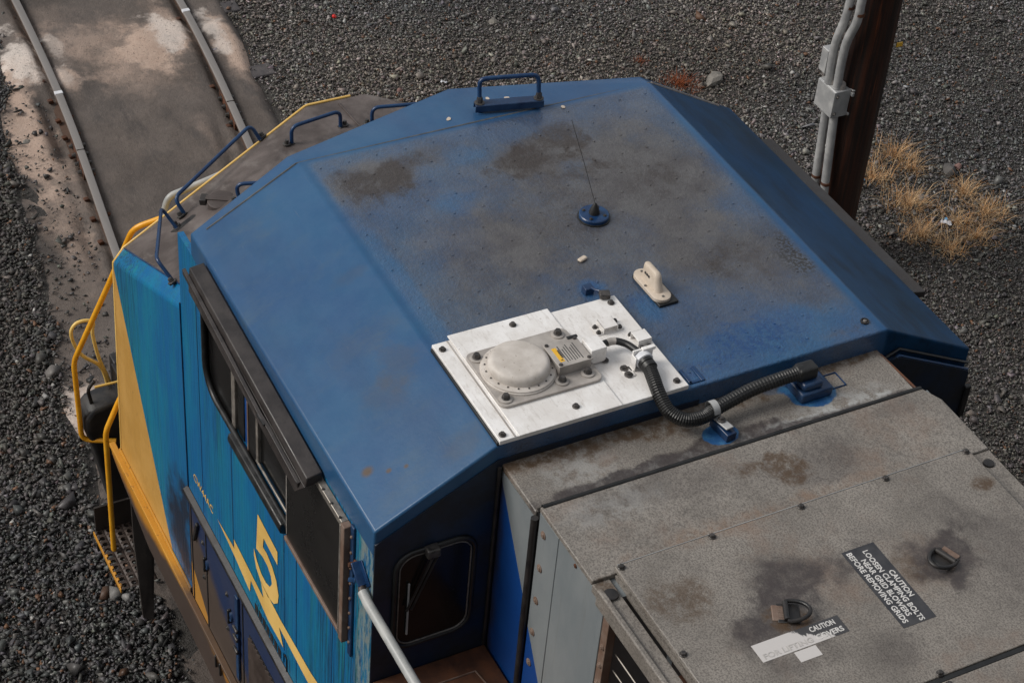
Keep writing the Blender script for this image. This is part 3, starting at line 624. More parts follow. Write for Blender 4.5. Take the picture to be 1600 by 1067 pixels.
def roof_grab():
    # channel bracket on two stubs, with a bolted grab iron
    a, b = Vector((2.300, -.012, 4.775)), Vector((2.205, -.362, 4.785)); t = (b - a).normalized(); s = Vector((-t.y, t.x, 0)) * -1
    o = G().obox((a + b) / 2 + Vector((0, 0, .018)), ((b - a).length / 2, .028, .003), (t, s, (0, 0, 1))).obox((a + b) / 2 - s * .026, ((b - a).length / 2, .003, .020), (t, s, (0, 0, 1))).obox((a + b) / 2 + s * .026, ((b - a).length / 2, .003, .020), (t, s, (0, 0, 1))).build('grab_bracket', 'darkblue', loco, bevel=.003)
    tag(o, 'blue grab iron bolted to a channel at the roof front')
    for p in (a + t * .03, b - t * .03): G().tube([p - Vector((0, 0, .045)), p + Vector((0, 0, .015))], .017, 10).build('stub', 'darkblue', o, smooth=40)
    p, q = a + t * .025 + Vector((0, 0, .03)), b - t * .025 + Vector((0, 0, .03))
    up = Vector((.02, 0, .125))
    G().tube(fillet([p, p + up, q + up, q], .04), .0115, 12).build('grab_iron', 'grabblue', o, smooth=50)
    for w in (p, q): bolt(w - Vector((.0, 0, .008)), .016, .036, 'steelbolt', o)
roof_grab()

# --- antenna plate with satellite dome
def plate():
    o = G().box((-.004, .068, 4.752), (.672, 1.002, 4.776)).build('antenna_plate', 'white', loco, bevel=.003); tag(o, 'white antenna plate bolted to the rear left of the roof')
    G().box((-.012, .408, 4.776), (.694, .915, 4.785)).build('upper_sheet', 'white', o, bevel=.0025)
    G().box((-.002, .925, 4.776), (.668, .932, 4.7785)).build('sheet_edge', 'plategrey', o)
    G().box((.002, 1.001, 4.735), (.664, 1.011, 4.764)).build('seal_strip', 'rubber', o, bevel=.003)
    for p in ((.623, .972, 4.778), (.648, .610, 4.787), (.626, .112, 4.778), (.056, .605, 4.787), (.04, .106, 4.778), (.028, .975, 4.778)): bolt(p, .0125, .013, 'steelbolt', o, washer=1.35)
    # rounded base casting
    def rr(x0, x1, y0, y1, r, z, n=6):
        out = []
        for (cx, cy, a0) in ((x1 - r, y1 - r, 0), (x0 + r, y1 - r, 90), (x0 + r, y0 + r, 180), (x1 - r, y0 + r, 270)):
            out += [(cx + r * math.cos(R(a0 + 90 * k / n)), cy + r * math.sin(R(a0 + 90 * k / n)), z) for k in range(n + 1)]
        return out
    G().prism(rr(.158, .535, .408, .912, .035, 4.786), (0, 0, .013)).build('base_casting', 'plategrey', o, bevel=.002)
    for p in ((.488, .872, 4.802), (.497, .462, 4.802), (.214, .462, 4.802), (.210, .592, 4.802), (.202, .872, 4.802)):
        G().lathe([(.031, -.003), (.031, .003), (.027, .005)], p, 22).build('washer', 'plategrey', o, smooth=40); bolt((p[0], p[1], p[2] + .005), .0165, .022, 'steelbolt', o, washer=1.2)
    c = (.352, .735, 4.799)
    G().lathe([(.170, 0), (.170, .006), (.165, .009), (.165, .015), (.156, .020), (.130, .022)], c, 56).build('dome_ring', 'whitedirty', o, smooth=32)
    prof = [(.141, .018), (.140, .030), (.139, .040)] + [(.139 - .030 * (1 - math.cos(R(a))) , .040 + .027 * math.sin(R(a))) for a in (15, 30, 45, 60, 75, 90)] + [(.06, .071), (.012, .073)]
    G().lathe(prof, c, 56).build('dome', 'whitedirty', o, smooth=50)
    for k in range(20):
        a = 2 * math.pi * (k + .5) / 20; G().lathe([(.0042, 0), (.0042, .003)], (c[0] + .149 * math.cos(a), c[1] + .149 * math.sin(a), 4.8195), 8).build('ring_screw', 'steelbolt', o, smooth=40)
    # junction module with warning label
    G().box((.246, .428, 4.799), (.402, .588, 4.846)).build('module_box', 'plategrey', o, bevel=.003)
    G().box((.242, .424, 4.846), (.406, .592, 4.853)).build('module_lid', 'plategrey', o, bevel=.002)
    for x, y in ((.256, .438), (.256, .578), (.392, .438), (.392, .578)): bolt((x, y, 4.854), .006, .006, 'steelbolt', o, washer=1.5)
    G().box((.272, .548, 4.853), (.366, .570, 4.8538)).build('warning_label', 'amber', o)
    lettering('WARNING', (.350, .553, 4.8540), (-1, 0, 0), (0, -1, 0), .056, .011, 'print', o)
    G().prism([(.278, .553, 4.854), (.288, .553, 4.854), (.283, .565, 4.854)], (0, 0, .0005)).build('warning_triangle', 'print', o)
    g = G()
    for k in range(7): g.box((.262 + .004 * (k % 3), .540 - k * .0125, 4.853), (.372 - .012 * ((k * 5) % 3), .5355 - k * .0125, 4.8536))
    g.build('label_print', 'print', o)
    G().box((.395, .418, 4.852), (.412, .470, 4.858)).build('earth_clip', 'rubber', o, bevel=.002)
    # silver connector cover, saddle brackets, cable, flange and hose gland
    G().box((.272, .338, 4.786), (.365, .416, 4.866)).box((.262, .330, 4.777), (.300, .345, 4.782)).build('connector_cover', 'white', o, bevel=.004)
    bolt((.278, .337, 4.783), .010, .012, 'steelbolt', o)
    def saddle(x0, x1, y0, y1, name, hgt=.035, sides='y'):
        g = G()
        g.box((x0, y0, 4.777 + hgt - .004), (x1, y1, 4.777 + hgt))
        if sides == 'y': g.box((x0, y0, 4.777), (x1, y0 + .004, 4.777 + hgt)); g.box((x0, y1 - .004, 4.777), (x1, y1, 4.777 + hgt)); g.box((x0, y1, 4.777), (x1, y1 + .032, 4.781)); g.box((x0, y0 - .032, 4.777), (x1, y0, 4.781))
        else: g.box((x0, y0, 4.777), (x0 + .004, y1, 4.777 + hgt)); g.box((x1 - .004, y0, 4.777), (x1, y1, 4.777 + hgt)); g.box((x0 - .032, y0, 4.777), (x0, y1, 4.781)); g.box((x1, y0, 4.777), (x1 + .032, y1, 4.781))
        b = g.build(name, 'white', o, bevel=.0015)
    saddle(.440, .510, .180, .255, 'saddle_bracket')
    for p in ((.495, .270, 4.782), (.455, .272, 4.782), (.455, .163, 4.782), (.500, .163, 4.782)): bolt(p, .010, .012, 'steelbolt', o, washer=1.2)
    saddle(.300, .372, .085, .155, 'saddle_bracket', .038, 'x')
    for p in ((.286, .105, 4.782), (.286, .140, 4.782), (.388, .145, 4.782)): bolt(p, .010, .012, 'steelbolt', o, washer=1.2)
    G().tube(spline([(.325, .345, 4.822), (.338, .305, 4.825), (.334, .262, 4.826), (.300, .225, 4.826), (.250, .205, 4.825), (.215, .200, 4.825)], 8), .0165, 12).build('cable', 'rubber', o, smooth=60)
    G().tube(spline([(.336, .300, 4.826), (.338, .280, 4.8265), (.333, .258, 4.8265)], 4), .0175, 12).build('cable_tape', 'plategrey', o, smooth=60)
    G().box((.170, .135, 4.777), (.205, .265, 4.781)).box((.196, .145, 4.777), (.206, .248, 4.868)).box((.165, .245, 4.777), (.205, .251, 4.850)).box((.140, .255, 4.777), (.215, .300, 4.781)).box((.186, .14, 4.858), (.206, .205, 4.874)).build('flange_bracket', 'white', o, bevel=.003)
    bolt((.155, .286, 4.782), .0115, .014, 'steelbolt', o); bolt((.198, .284, 4.782), .0115, .014, 'steelbolt', o)
    d = Vector((-1, -.02, -.10)).normalized(); u = Vector((0, 1, 0)); w = d.cross(u)
    G().lathe([(.040, 0), (.042, .008), (.042, .030), (.036, .034)], (.196, .203, 4.826), 26, ax=(u, w, d)).build('gland_collar', 'whitescrap', o, smooth=40)
    G().lathe([(.036, 0), (.036, .016), (.032, .019), (.036, .022), (.036, .045), (.033, .048), (.028, .050)], (.162, .2025, 4.823), 26, ax=(u, w, d)).build('gland_nut', 'rubber', o, smooth=40)
plate()

def hose():
    P = spline([(.125, .203, 4.82), (.06, .215, 4.805), (-.02, .225, 4.775), (-.09, .215, 4.742), (-.140, .165, 4.72), (-.150, .085, 4.712), (-.130, .01, 4.712), (-.110, -.10, 4.722), (-.098, -.22, 4.736), (-.100, -.34, 4.748), (-.105, -.44, 4.757)], 22)
    rs = [.0325 if (i % 3) else .0298 for i in range(len(P))]
    o = G().tube(P, rs, 14).build('conduit_hose', 'rubber', loco, smooth=20); tag(o, 'black ribbed conduit hose curving from antenna plate to hood')
    G().obox((-.105, -.485, 4.757), (.036, .050, .033), ((1, 0, 0), (0, 1, 0), (0, 0, 1))).build('elbow_fitting', 'rubber', o, bevel=.014, seg=3)
    G().lathe([(.034, 0), (.036, .01), (.036, .035), (.031, .04)], (-.103, -.470, 4.757), 20, ax=((1, 0, 0), (0, 0, 1), (0, 1, 0))).build('hose_nut', 'rubber', o, smooth=35)
    G().box((-.185, -.60, 4.636), (-.045, -.43, 4.690)).build('elbow_base', 'darkblue', o, bevel=.010)
    G().box((-.17, -.55, 4.69), (-.07, -.445, 4.728)).build('elbow_foot', 'darkblue', o, bevel=.012)
    g = G(); n = 14; c = Vector((-.128, .012, 4.716))
    arc = [c + Vector((0, 0, 0)) + Vector((.038 * math.cos(R(a)), 0, .038 * math.sin(R(a)))) for a in range(-20, 190, 15)]
    v = []
    for p in arc: v += [p + Vector((0, .016, 0)), p - Vector((0, .016, 0))]
    G().add(v, [(2 * i, 2 * i + 1, 2 * i + 3, 2 * i + 2) for i in range(len(arc) - 1)]).add([p + Vector(((p - c).x, 0, (p - c).z)) * .10 for p in v], [(2 * i, 2 * i + 2, 2 * i + 3, 2 * i + 1) for i in range(len(arc) - 1)]).build('hose_clamp', 'galv', o, smooth=40)
    G().obox((-.196, -.004, 4.690), (.050, .020, .0045), ((1, .12, -.10), (-.12, 1, 0), (.1, 0, 1))).obox((-.145, .0, 4.698), (.008, .020, .02), ((1, 0, 0), (0, 1, 0), (0, 0, 1))).build('clamp_tab', 'galv', o, bevel=.003)
    bolt((-.185, -.002, 4.698), .011, .016, 'steelbolt', o)
    G().obox((-.20, -.006, 4.655), (.065, .026, .022), ((1, .1, 0), (-.1, 1, 0), (0, 0, 1))).build('clamp_block', 'darkblue', o, bevel=.005)
hose()

# --- cab walls and windows
def cab_left():
    y0, y1 = 1.535, 1.567; g = G(); xa, xb, za, zb = .95, 2.09, 3.575, 4.262
    g.box((.0, y0, 1.62), (2.44, y1, za)); g.box((.0, y0, zb), (2.44, y1, 4.305)); g.box((.0, y0, za), (xa, y1, zb)); g.box((xb, y0, za), (2.44, y1, zb))
    r = .16; g.prism([(xb, y0, za)] + [(xb - r + r * math.sin(R(a)), y0, za + r - r * math.cos(R(a))) for a in range(90, -1, -15)], (0, y1 - y0, 0))
    o = g.build('cab_side_wall', 'side', loco); tag(o, 'streaked bright blue left cab side')
    # window group
    w = G().box((.96, 1.25, 3.45), (2.2, 1.27, 4.4)).build('side_window', 'dark', loco); tag(w, 'dark sliding cab window under the black awning')
    rim = [(xb, 0, zb)] + [(xb - r + r * math.sin(R(a)), 0, za + r - r * math.cos(R(a))) for a in range(90, -1, -15)] + [(xa, 0, za), (xa, 0, zb)]
    G().tube([(p[0], 1.566, p[2]) for p in rim], .017, 8, cyc=True).build('rubber_rim', 'rubber', w, smooth=60)
    G().box((1.745, 1.545, 3.56), (2.10, 1.550, 4.27)).build('pane', 'glass', w)
    G().box((1.695, 1.535, 3.57), (1.745, 1.556, 4.27)).build('mullion', 'alu', w, bevel=.004)
    G().box((1.60, 1.515, 3.57), (1.685, 1.545, 4.27)).build('mullion', 'frameblk', w, bevel=.004)
    G().box((1.555, 1.50, 3.57), (1.60, 1.54, 4.27)).build('mullion', 'hoodblue', w, bevel=.004)
    G().box((1.525, 1.50, 3.57), (1.540, 1.553, 4.27)).build('mullion', 'rustframe', w, bevel=.003)
    G().box((1.425, 1.50, 3.57), (1.524, 1.548, 4.27)).build('mullion', 'frameblk', w, bevel=.004)
    G().box((1.395, 1.53, 3.60), (1.424, 1.552, 4.27)).build('sash_stile', 'alu', w, bevel=.004)
    G().box((.955, 1.543, 3.598), (1.424, 1.554, 3.614)).build('sash_rail', 'alu', w, bevel=.004)
    G().box((.955, 1.530, 3.59), (1.395, 1.535, 4.27)).build('pane', 'glass', w)
    G().box((.925, 1.50, 3.55), (.952, 1.585, 4.27)).build('sash_stile', 'plategrey', w, bevel=.004)
    G().prism([(.985, 1.567, 3.50), (.985, 1.567, 3.585), (.985, 1.598, 3.578), (.985, 1.606, 3.550), (.985, 1.600, 3.520)], (.70, 0, 0)).build('arm_rest', 'rubber', w, bevel=.006)
    # rear fixed unit standing proud of the wall
    r_ = G().box((.262, 1.568, 3.56), (.925, 1.592, 4.245)).build('rear_window_unit', 'screen', loco); tag(r_, 'dark dusty rear window in a brown frame')
    G().box((.222, 1.568, 3.535), (.262, 1.610, 4.282)).build('frame_side', 'rustframe', r_, bevel=.004)
    G().box((.262, 1.568, 4.246), (.925, 1.604, 4.282)).build('frame_top', 'alu', r_, bevel=.004)
    G().box((.262, 1.568, 3.533), (.935, 1.602, 3.559)).build('frame_bottom', 'rustframe', r_, bevel=.004)
    G().box((.256, 1.592, 3.56), (.268, 1.612, 4.27)).build('frame_bead', 'alu', r_, bevel=.002)
    G().box((.186, 1.568, 3.46), (.2215, 1.580, 4.30)).build('trim_strip', 'darkblue', r_, bevel=.003)
    for k in range(8): bolt((.203, 1.581, 3.55 + k * .098), .006, .006, 'rustframe', r_, up=(0, 1, 0), washer=1.3)
    for k in range(7): bolt((.29 + k * .095, 1.598, 4.284), .005, .005, 'steelbolt', r_, washer=1.3)
    for k in range(7): bolt((.30 + k * .095, 1.5675, 3.515), .006, .006, 'steelbolt', r_, up=(0, 1, 0), washer=1.3)
cab_left()
def awning(s):
    def P(x, y, z): return (x, s * y, z)
    g = G()
    v = [P(2.02, 1.578, 4.385), P(2.02, 1.578, 4.425), P(2.02, 1.655, 4.415), P(2.02, 1.660, 4.372), P(.535, 1.578, 4.275), P(.535, 1.578, 4.330), P(.535, 1.655, 4.318), P(.535, 1.660, 4.262)]
    g.add(v, [(0, 1, 2, 3), (4, 7, 6, 5), (0, 4, 5, 1), (1, 5, 6, 2), (2, 6, 7, 3), (3, 7, 4, 0)])
    if s < 0:
        o = G().prism([(2.00, -1.575, 4.335), (2.00, -1.575, 4.375), (2.00, -1.735, 4.340), (2.00, -1.735, 4.300)], (-1.45, 0, 0)).build('awning', 'awning', loco, bevel=.006)
        tag(o, 'black steel awning along the right cab side'); return
    o = g.build('awning', 'awning', loco, bevel=.006); tag(o, 'black steel awning over the left cab window' if s > 0 else 'black steel awning along the right cab side')
    # outer lip and hanging flap
    L = [(2.06, 1.662, 4.385), (1.5, 1.668, 4.343), (1.02, 1.674, 4.305), (.94, 1.668, 4.296), (.60, 1.668, 4.268), (.58, 1.664, 4.262)]
    v = []
    for x, y, z in L: v += [P(x, y - .002, z), P(x, y + .016, z - .004), P(x, y + .014, z - .036), P(x, y - .002, z - .034)]
    f = [(4 * i + k, 4 * i + (k + 1) % 4, 4 * i + 4 + (k + 1) % 4, 4 * i + 4 + k) for i in range(len(L) - 1) for k in range(4)] + [(0, 3, 2, 1), tuple(4 * (len(L) - 1) + k for k in range(4))]
    G().add(v, f).build('awning_lip', 'awning', o, bevel=.002)
    v = [P(2.02, 1.655, 4.372), P(2.02, 1.662, 4.372), P(1.98, 1.676, 4.300), P(1.98, 1.668, 4.300), P(.54, 1.655, 4.262), P(.54, 1.662, 4.262), P(.59, 1.688, 4.200), P(.59, 1.680, 4.200)]
    G().add(v, [(0, 1, 2, 3), (4, 7, 6, 5), (0, 4, 5, 1), (1, 5, 6, 2), (2, 6, 7, 3), (3, 7, 4, 0)]).build('awning_flap', 'awning', o, bevel=.002)
    if s > 0: G().tube([P(.955, 1.686, 4.291), P(1.035, 1.690, 4.292)], .007, 6).build('weld_bead', 'rubber', o)
awning(1); awning(-1)
# right wall (only its rear edge shows)
o = G().box((0, -1.567, 1.62), (2.44, -1.535, 4.31)).build('cab_side_wall', 'navy', loco)
def cab_rear():
    g = G()
    g.prism([(-.006, 1.566, 1.7), (-.006, 1.566, 4.375), (-.006, 1.00, 4.668), (-.006, 0, 4.668), (-.006, 0, 1.7)], (.05, 0, 0))
    o = g.build('cab_rear_wall', 'navy', loco); tag(o, 'sooty dark blue rear wall of the cab')
    g = G().prism([(-.034, -1.566, 1.7), (-.034, -1.566, 4.335), (-.034, -1.10, 4.575), (-.034, -.9, 4.578), (-.034, -.9, 1.7)], (.06, 0, 0))
    g.build('rear_wall_skin', 'navy', o)
    e = [(-.02, -1.566, 4.338), (-.02, -1.10, 4.578), (-.02, -.98, 4.520)]
    G().tube(e, .008, 6).build('ledge_edge', 'grabblue', o, smooth=60)
    G().tube([(-.012, -1.566, 4.372), (-.012, -1.10, 4.612), (-.012, -.98, 4.56)], .008, 6).build('ledge_edge', 'blackmetal', o, smooth=60)
    G().box((-.05, -1.60, 4.04), (-.02, -1.565, 4.24)).build('grab_stub', 'blackmetal', o, bevel=.006)
    # rear window with gasket and wiper
    def rr(y0, y1, z0, z1, r, n=6):
        out = []
        for (cy, cz, a0) in ((y1 - r, z1 - r, 0), (y0 + r, z1 - r, 90), (y0 + r, z0 + r, 180), (y1 - r, z0 + r, 270)):
            out += [(cy + r * math.cos(R(a0 + 90 * k / n)), cz + r * math.sin(R(a0 + 90 * k / n))) for k in range(n + 1)]
        return out
    w = G().prism([(-.008, y, z) for y, z in rr(1.09, 1.462, 3.675, 4.262, .085)], (-.006, 0, 0)).build('rear_window', 'glass', loco, smooth=30); tag(w, 'rounded rear cab window with a wiper')
    G().tube([(-.012, y, z) for y, z in rr(1.085, 1.467, 3.67, 4.267, .09)], .013, 8, cyc=True).build('gasket', 'rubber', w, smooth=60)
    G().tube([(-.016, y, z) for y, z in rr(1.103, 1.449, 3.688, 4.249, .075)], .004, 6, cyc=True).build('bead', 'greybolt', w, smooth=60)
    G().box((-.055, 1.27, 4.235), (-.006, 1.335, 4.285)).build('wiper_motor', 'steelbolt', w, bevel=.008)
    for dy in (0, .022): G().tube([(-.045, 1.300 - dy, 4.25), (-.035, 1.415 - dy, 3.93)], .006, 6).build('wiper_arm', 'blackmetal', w, smooth=60)
    G().box((-.028, 1.400, 3.76), (-.018, 1.408, 4.09)).build('wiper_blade', 'galv', w, bevel=.002)
cab_rear()
# vertical bead where cab wall and hood meet
G().tube([(-.012, .995, 4.63), (-.012, .995, 3.50)], .010, 8).build('corner_bead', 'blackmetal', loco, smooth=60)

def windshield():
    a, b, c = Vector((2.30, 1.0, 4.52)), Vector((2.56, 0, 4.52)), Vector((2.30, -1.0, 4.52)); A, B, C = Vector((2.40, 1.05, 3.80)), Vector((2.66, 0, 3.80)), Vector((2.40, -1.05, 3.80))
    E1, E2 = Vector((2.235, 1.56, 4.31)), Vector((2.235, -1.56, 4.31)); F1, F2 = Vector((2.40, 1.56, 3.70)), Vector((2.40, -1.56, 3.70))
    g = G(); v = [E1, a, b, c, E2, F1, A, B, C, F2]; v += [p + Vector((-.03, 0, 0)) for p in v]
    g.add(v, [(0, 1, 6, 5), (1, 2, 7, 6), (2, 3, 8, 7), (3, 4, 9, 8), (10, 15, 16, 11), (11, 16, 17, 12), (12, 17, 18, 13), (13, 18, 19, 14)])
    o = g.build('cab_front_wall', 'side', loco)
    for p, q, r, s in ((a, b, B, A), (b, c, C, B)):
        ce = (p + q + r + s) / 4; n = (q - p).cross(s - p).normalized(); n = n if n.x > 0 else -n
        G().prism([ce + (w - ce) * .86 + n * .004 for w in (p, q, r, s)], n * .006).build('windshield', 'glass', o)
windshield()

# --- nose
def nose():
    A, B, C, E = (3.645, 1.500, 3.316), (2.44, 1.500, 3.893), (4.06, .19, 3.725), (2.65, 1.349, 3.868)
    A1, B1 = (3.648, 1.567, 3.232), (2.44, 1.567, 3.805)
    D0, D1 = (3.765, 1.567, 1.60), (4.16, .19, 1.60)
    v = [A, B, C, E, D0, D1, (2.44, 1.567, 1.60), A1, B1]; v = v + [mir(p) for p in v] + [(2.44, 1.3, 3.895), (2.44, -1.3, 3.895)]
    f = [(0, 2, 3, 1), (2, 11, 12, 3), (9, 10, 12, 11), (7, 8, 6, 4), (16, 13, 15, 17), (0, 1, 8, 7), (9, 16, 17, 10), (0, 7, 4, 5, 2), (2, 5, 14, 11), (9, 11, 14, 13, 16), (1, 3, 18), (3, 12, 19, 18), (12, 10, 19), (1, 18, 19, 10, 17, 15, 6, 8), (4, 6, 15, 13, 14, 5)]
    m = [0, 0, 0, 1, 1, 1, 1, 2, 2, 2, 0, 0, 0, 1, 3]
    o = new_obj('nose', v, f, ['nosetop', 'nose_side', 'decalyellow', 'brown'], loco, bevel=.016, seg=3, smooth=28, fm=m); tag(o, 'short nose with grimy brown top, blue and yellow side')
    rim = [(3.77, 1.562, 1.62), (3.652, 1.562, 3.225), (3.650, 1.498, 3.312), (4.060, .20, 3.722), (4.062, .18, 3.726), (4.062, -.10, 3.726)]
    G().tube(rim, .0085, 8).build('yellow_rim', 'decalyellow', o, smooth=60)
    for k in (1, -1): G().tube([(3.62, k * 1.500, 3.330), (2.45, k * 1.500, 3.890)], .005, 6).build('top_seam', 'darkblue', o, smooth=60)
    n = Vector((.4013, .3868, .8303)); u = Vector((1, 0, -.4013 / .8303)).normalized(); w = n.cross(u)
    G().tube([(4.0, .0, 3.734), (2.8, 0, 3.862)], .006, 6).build('weld_seam', 'nosetop', o, smooth=60)
    G().tube([(2.448, 1.569, 1.62), (2.448, 1.569, 3.84)], .005, 6).build('panel_seam', 'darkblue', o, smooth=60)
    # sand filler cap
    c = Vector((3.395, .985, 3.668)); n2 = n; n = Vector((-.05, .12, .99)).normalized(); u = Vector((1, 0, .05)).normalized(); w = n.cross(u)
    cap = G().lathe([(.078, -.03), (.078, .030), (.072, .036), (.01, .038)], c, 30, ax=(u, w, n)).build('filler_cap', 'nosetop', o, smooth=40)
    d = (u * -.55 + w * -.8).normalized(); e = n.cross(d)
    G().obox(c + n * .040 + d * .03, (.115, .018, .005), (d, e, n)).build('filler_strap', 'nosetop', o, bevel=.003)
    G().obox(c + d * -.1 + n * .02, (.02, .03, .02), (d, e, n)).build('filler_latch', 'blackmetal', o, bevel=.004)
    n = n2
    def grab(p, q, n, h, r, name='grab_iron', lean=Vector((0, 0, 0)), feet=(.03, .03)):
        p, q, n = Vector(p), Vector(q), Vector(n).normalized(); t = (q - p).normalized(); up = n * h + lean
        g = G().tube(fillet([p + n * .004, p + up, q + up, q + n * .004], .05, 6), r, 12).build(name, 'grabblue', loco, smooth=50)
        for w, s in ((p, feet[0]), (q, feet[1])):
            sd = -1 if w is p else 1
            G().obox(w + t * s * sd * .5 + n * .004, (abs(s) * .9, .018, .005), (t, n.cross(t), n)).build('foot', 'blackmetal', g, bevel=.003)
            bolt(w + t * s * sd + n * .012, .014, .026, 'steelbolt', g, up=n)
        return g
    nc = Vector((.074, 0, .997))
    tag(grab((3.955, .525, 3.622), (3.555, 1.150, 3.525), n, .115, .0115), 'long blue grab iron along the left front edge of the nose')
    tag(grab((3.672, .441, 3.762), (3.733, .105, 3.755), nc, .115, .0115, feet=(.035, .03)), 'short blue grab iron at the middle of the nose top')
    tag(grab((3.70, -.085, 3.752), (3.62, -.45, 3.75), nc, .115, .0115), 'blue grab iron half hidden behind the roof front')
    tag(grab((3.235, .93, 3.77), (3.10, .60, 3.80), (.2, .15, .97), .12, .0115), 'blue grab iron beside the round filler cap')
    tag(grab((3.415, 1.245, 3.545), (2.725, 1.508, 3.757), n, .10, .0105, lean=Vector((.05, .02, .02))), 'steep blue grab iron near the left cab corner')
    G().obox((3.43, 1.195, 3.560), (.085, .032, .004), ((.3, -.8, .2), (.8, .3, -.5), n)).build('grab_bracket', 'blackmetal', o, bevel=.003)
nose()

# --- lower left flank: ledge, doors, sill, skirt
def flank():
    d = G().box((.2, 1.560, 1.612), (2.435, 1.574, 2.45)).build('lower_doors', 'door', loco); tag(d, 'grimy dark blue equipment doors low on the left side')
    G().prism([(0, 1.567, 2.45), (0, 1.567, 2.505), (0, 1.600, 2.485), (0, 1.600, 2.46)], (2.46, 0, 0)).build('drip_ledge', 'blackmetal', d, bevel=.004)
    G().box((0, 1.574, 2.425), (2.42, 1.586, 2.448)).build('hinge_strip', 'darkblue', d, bevel=.003)
    for x in (2.405, 2.165, 1.665, 1.60): G().box((x - .006, 1.574, 1.62), (x + .006, 1.578, 2.42)).build('door_seam', 'blackmetal', d)
    for x, z in ((2.165, 2.15), (1.79, 2.10)):
        G().lathe([(.040, 0), (.036, .012), (.022, .014), (.020, .004)], (x, 1.574, z), 20, ax=((1, 0, 0), (0, 0, 1), (0, 1, 0))).build('door_latch', 'darkblue', d, smooth=40)
        G().box((x - .008, 1.574, z - .06), (x + .008, 1.596, z + .05)).build('latch_handle', 'blackmetal', d, bevel=.004)
        bolt((x + .05, 1.575, z + .12), .010, .01, 'steelbolt', d, up=(0, 1, 0)); bolt((x + .05, 1.575, z - .16), .010, .01, 'steelbolt', d, up=(0, 1, 0))
    G().obox((2.31, 1.584, 2.27), (.10, .008, .012), ((-.35, 0, .94), (0, 1, 0), (.94, 0, .35))).build('door_prop', 'blackmetal', d, bevel=.003)
    G().box((1.645, 1.576, 1.70), (1.685, 1.59, 2.38)).build('latch_bar', 'darkblue', d, bevel=.003)
    for z in (2.05, 2.12, 1.95): G().box((1.635, 1.59, z - .012), (1.695, 1.604, z + .012)).build('latch_pin', 'steelbolt', d, bevel=.004)
    G().box((1.0, 1.575, 1.65), (1.50, 1.577, 2.24)).build('louvre_back', 'dark', d)
    for k in range(12):
        x = 1.02 + k * .041; G().obox((x, 1.584, 1.945), (.014, .002, .295), ((1, .5, 0), (-.5, 1, 0), (0, 0, 1))).build('louvre_slat', 'brown', d)
    g = G().box((1.02, 1.568, 2.525), (1.42, 1.574, 2.60)).build('vent_strip', 'side', d)
    for k in range(7): G().box((1.045 + k * .054, 1.572, 2.535), (1.085 + k * .054, 1.5765, 2.59)).build('vent_slot', 'dark', d)
    G().tube([(.985, 1.58, 2.63), (.955, 1.58, 2.62), (.955, 1.58, 2.53)], .005, 6).build('vent_latch', 'blackmetal', d, smooth=60)
    s_ = G().box((-3, 1.574, 1.580), (3.875, 1.612, 1.610)).build('side_sill', 'sill', loco, bevel=.004); tag(s_, 'yellow side sill turning brown towards the rear')
    G().box((2.47, 1.568, 1.612), (3.77, 1.580, 1.640)).build('sill_angle', 'sill', s_, bevel=.002)
    for k in range(6): G().box((1.95 - k * .035, 1.604, 1.50), (1.965 - k * .035, 1.62, 1.60)).build('sill_rag', 'blackmetal', s_, bevel=.004) if k in (0, 2) else None
    sk = [(3.87, 1.58), (3.87, 1.515), (3.76, 1.47), (3.2, 1.30), (2.0, 1.27), (-3, 1.27), (-3, 1.58)]
    G().prism([(x, 1.575, z) for x, z in sk], (0, .025, 0)).build('skirt', 'skirt', loco, bevel=.003)
flank()
# door beside the nose: narrow panel seams on the side wall
for x, z0, z1 in ((1.735, 2.52, 3.52), (1.02, 2.62, 3.48), (.86, 2.52, 3.48), (2.20, 2.52, 4.2), (.42, 2.52, 3.44)):
    G().box((x - .0035, 1.566, z0), (x + .0035, 1.5685, z1)).build('panel_seam', 'darkblue', loco)

# --- painted lettering on the left side
def side_decals():
    five = [(1.365, 3.29), (1.10, 3.27), (1.10, 3.175), (1.285, 3.19), (1.298, 3.115), (1.245, 3.120), (1.175, 3.095), (1.118, 3.045), (1.088, 2.965), (1.100, 2.895), (1.155, 2.835), (1.235, 2.808), (1.33, 2.822), (1.395, 2.865), (1.425, 2.93),
            (1.425, 2.985), (1.385, 2.930), (1.325, 2.893), (1.262, 2.888), (1.205, 2.912), (1.178, 2.960), (1.190, 3.005), (1.235, 3.035), (1.300, 3.040), (1.392, 3.015)]
    bolt_ = [(1.975, 2.685), (1.717, 2.700), (1.723, 2.768), (1.478, 2.748), (1.298, 2.734), (1.332, 2.825), (1.07, 2.807), (.665, 2.827), (.30, 2.90), (.30, 2.815), (.699, 2.715), (1.086, 2.732), (1.027, 2.633), (1.239, 2.627), (1.480, 2.687), (1.496, 2.585), (1.713, 2.640)]
    def flat(poly, name, mat):
        from mathutils.geometry import tessellate_polygon
        v = [Vector((x, 1.5700, z)) for x, z in poly]; tr = tessellate_polygon([v])
        me = bpy.data.meshes.new(name); me.from_pydata([tuple(p) for p in v], [], [tuple(q) for q in tr]); me.materials.append(MAT[mat]); o = bpy.data.objects.new(name, me); COL.objects.link(o); o.parent = loco; return o
    tag(flat(five, 'number_decal', 'decalyellow'), 'large yellow numeral 5 painted under the cab window')
    tag(flat(bolt_, 'lightning_decal', 'decalyellow'), 'yellow lightning bolt painted under the numeral')
    lettering('CW44AC', (2.345, 1.5692, 2.652), (-1, 0, 0), (0, 0, 1), .30, .052, 'decalyellow', loco, 'class_lettering', .0004, bold=0)
side_decals()

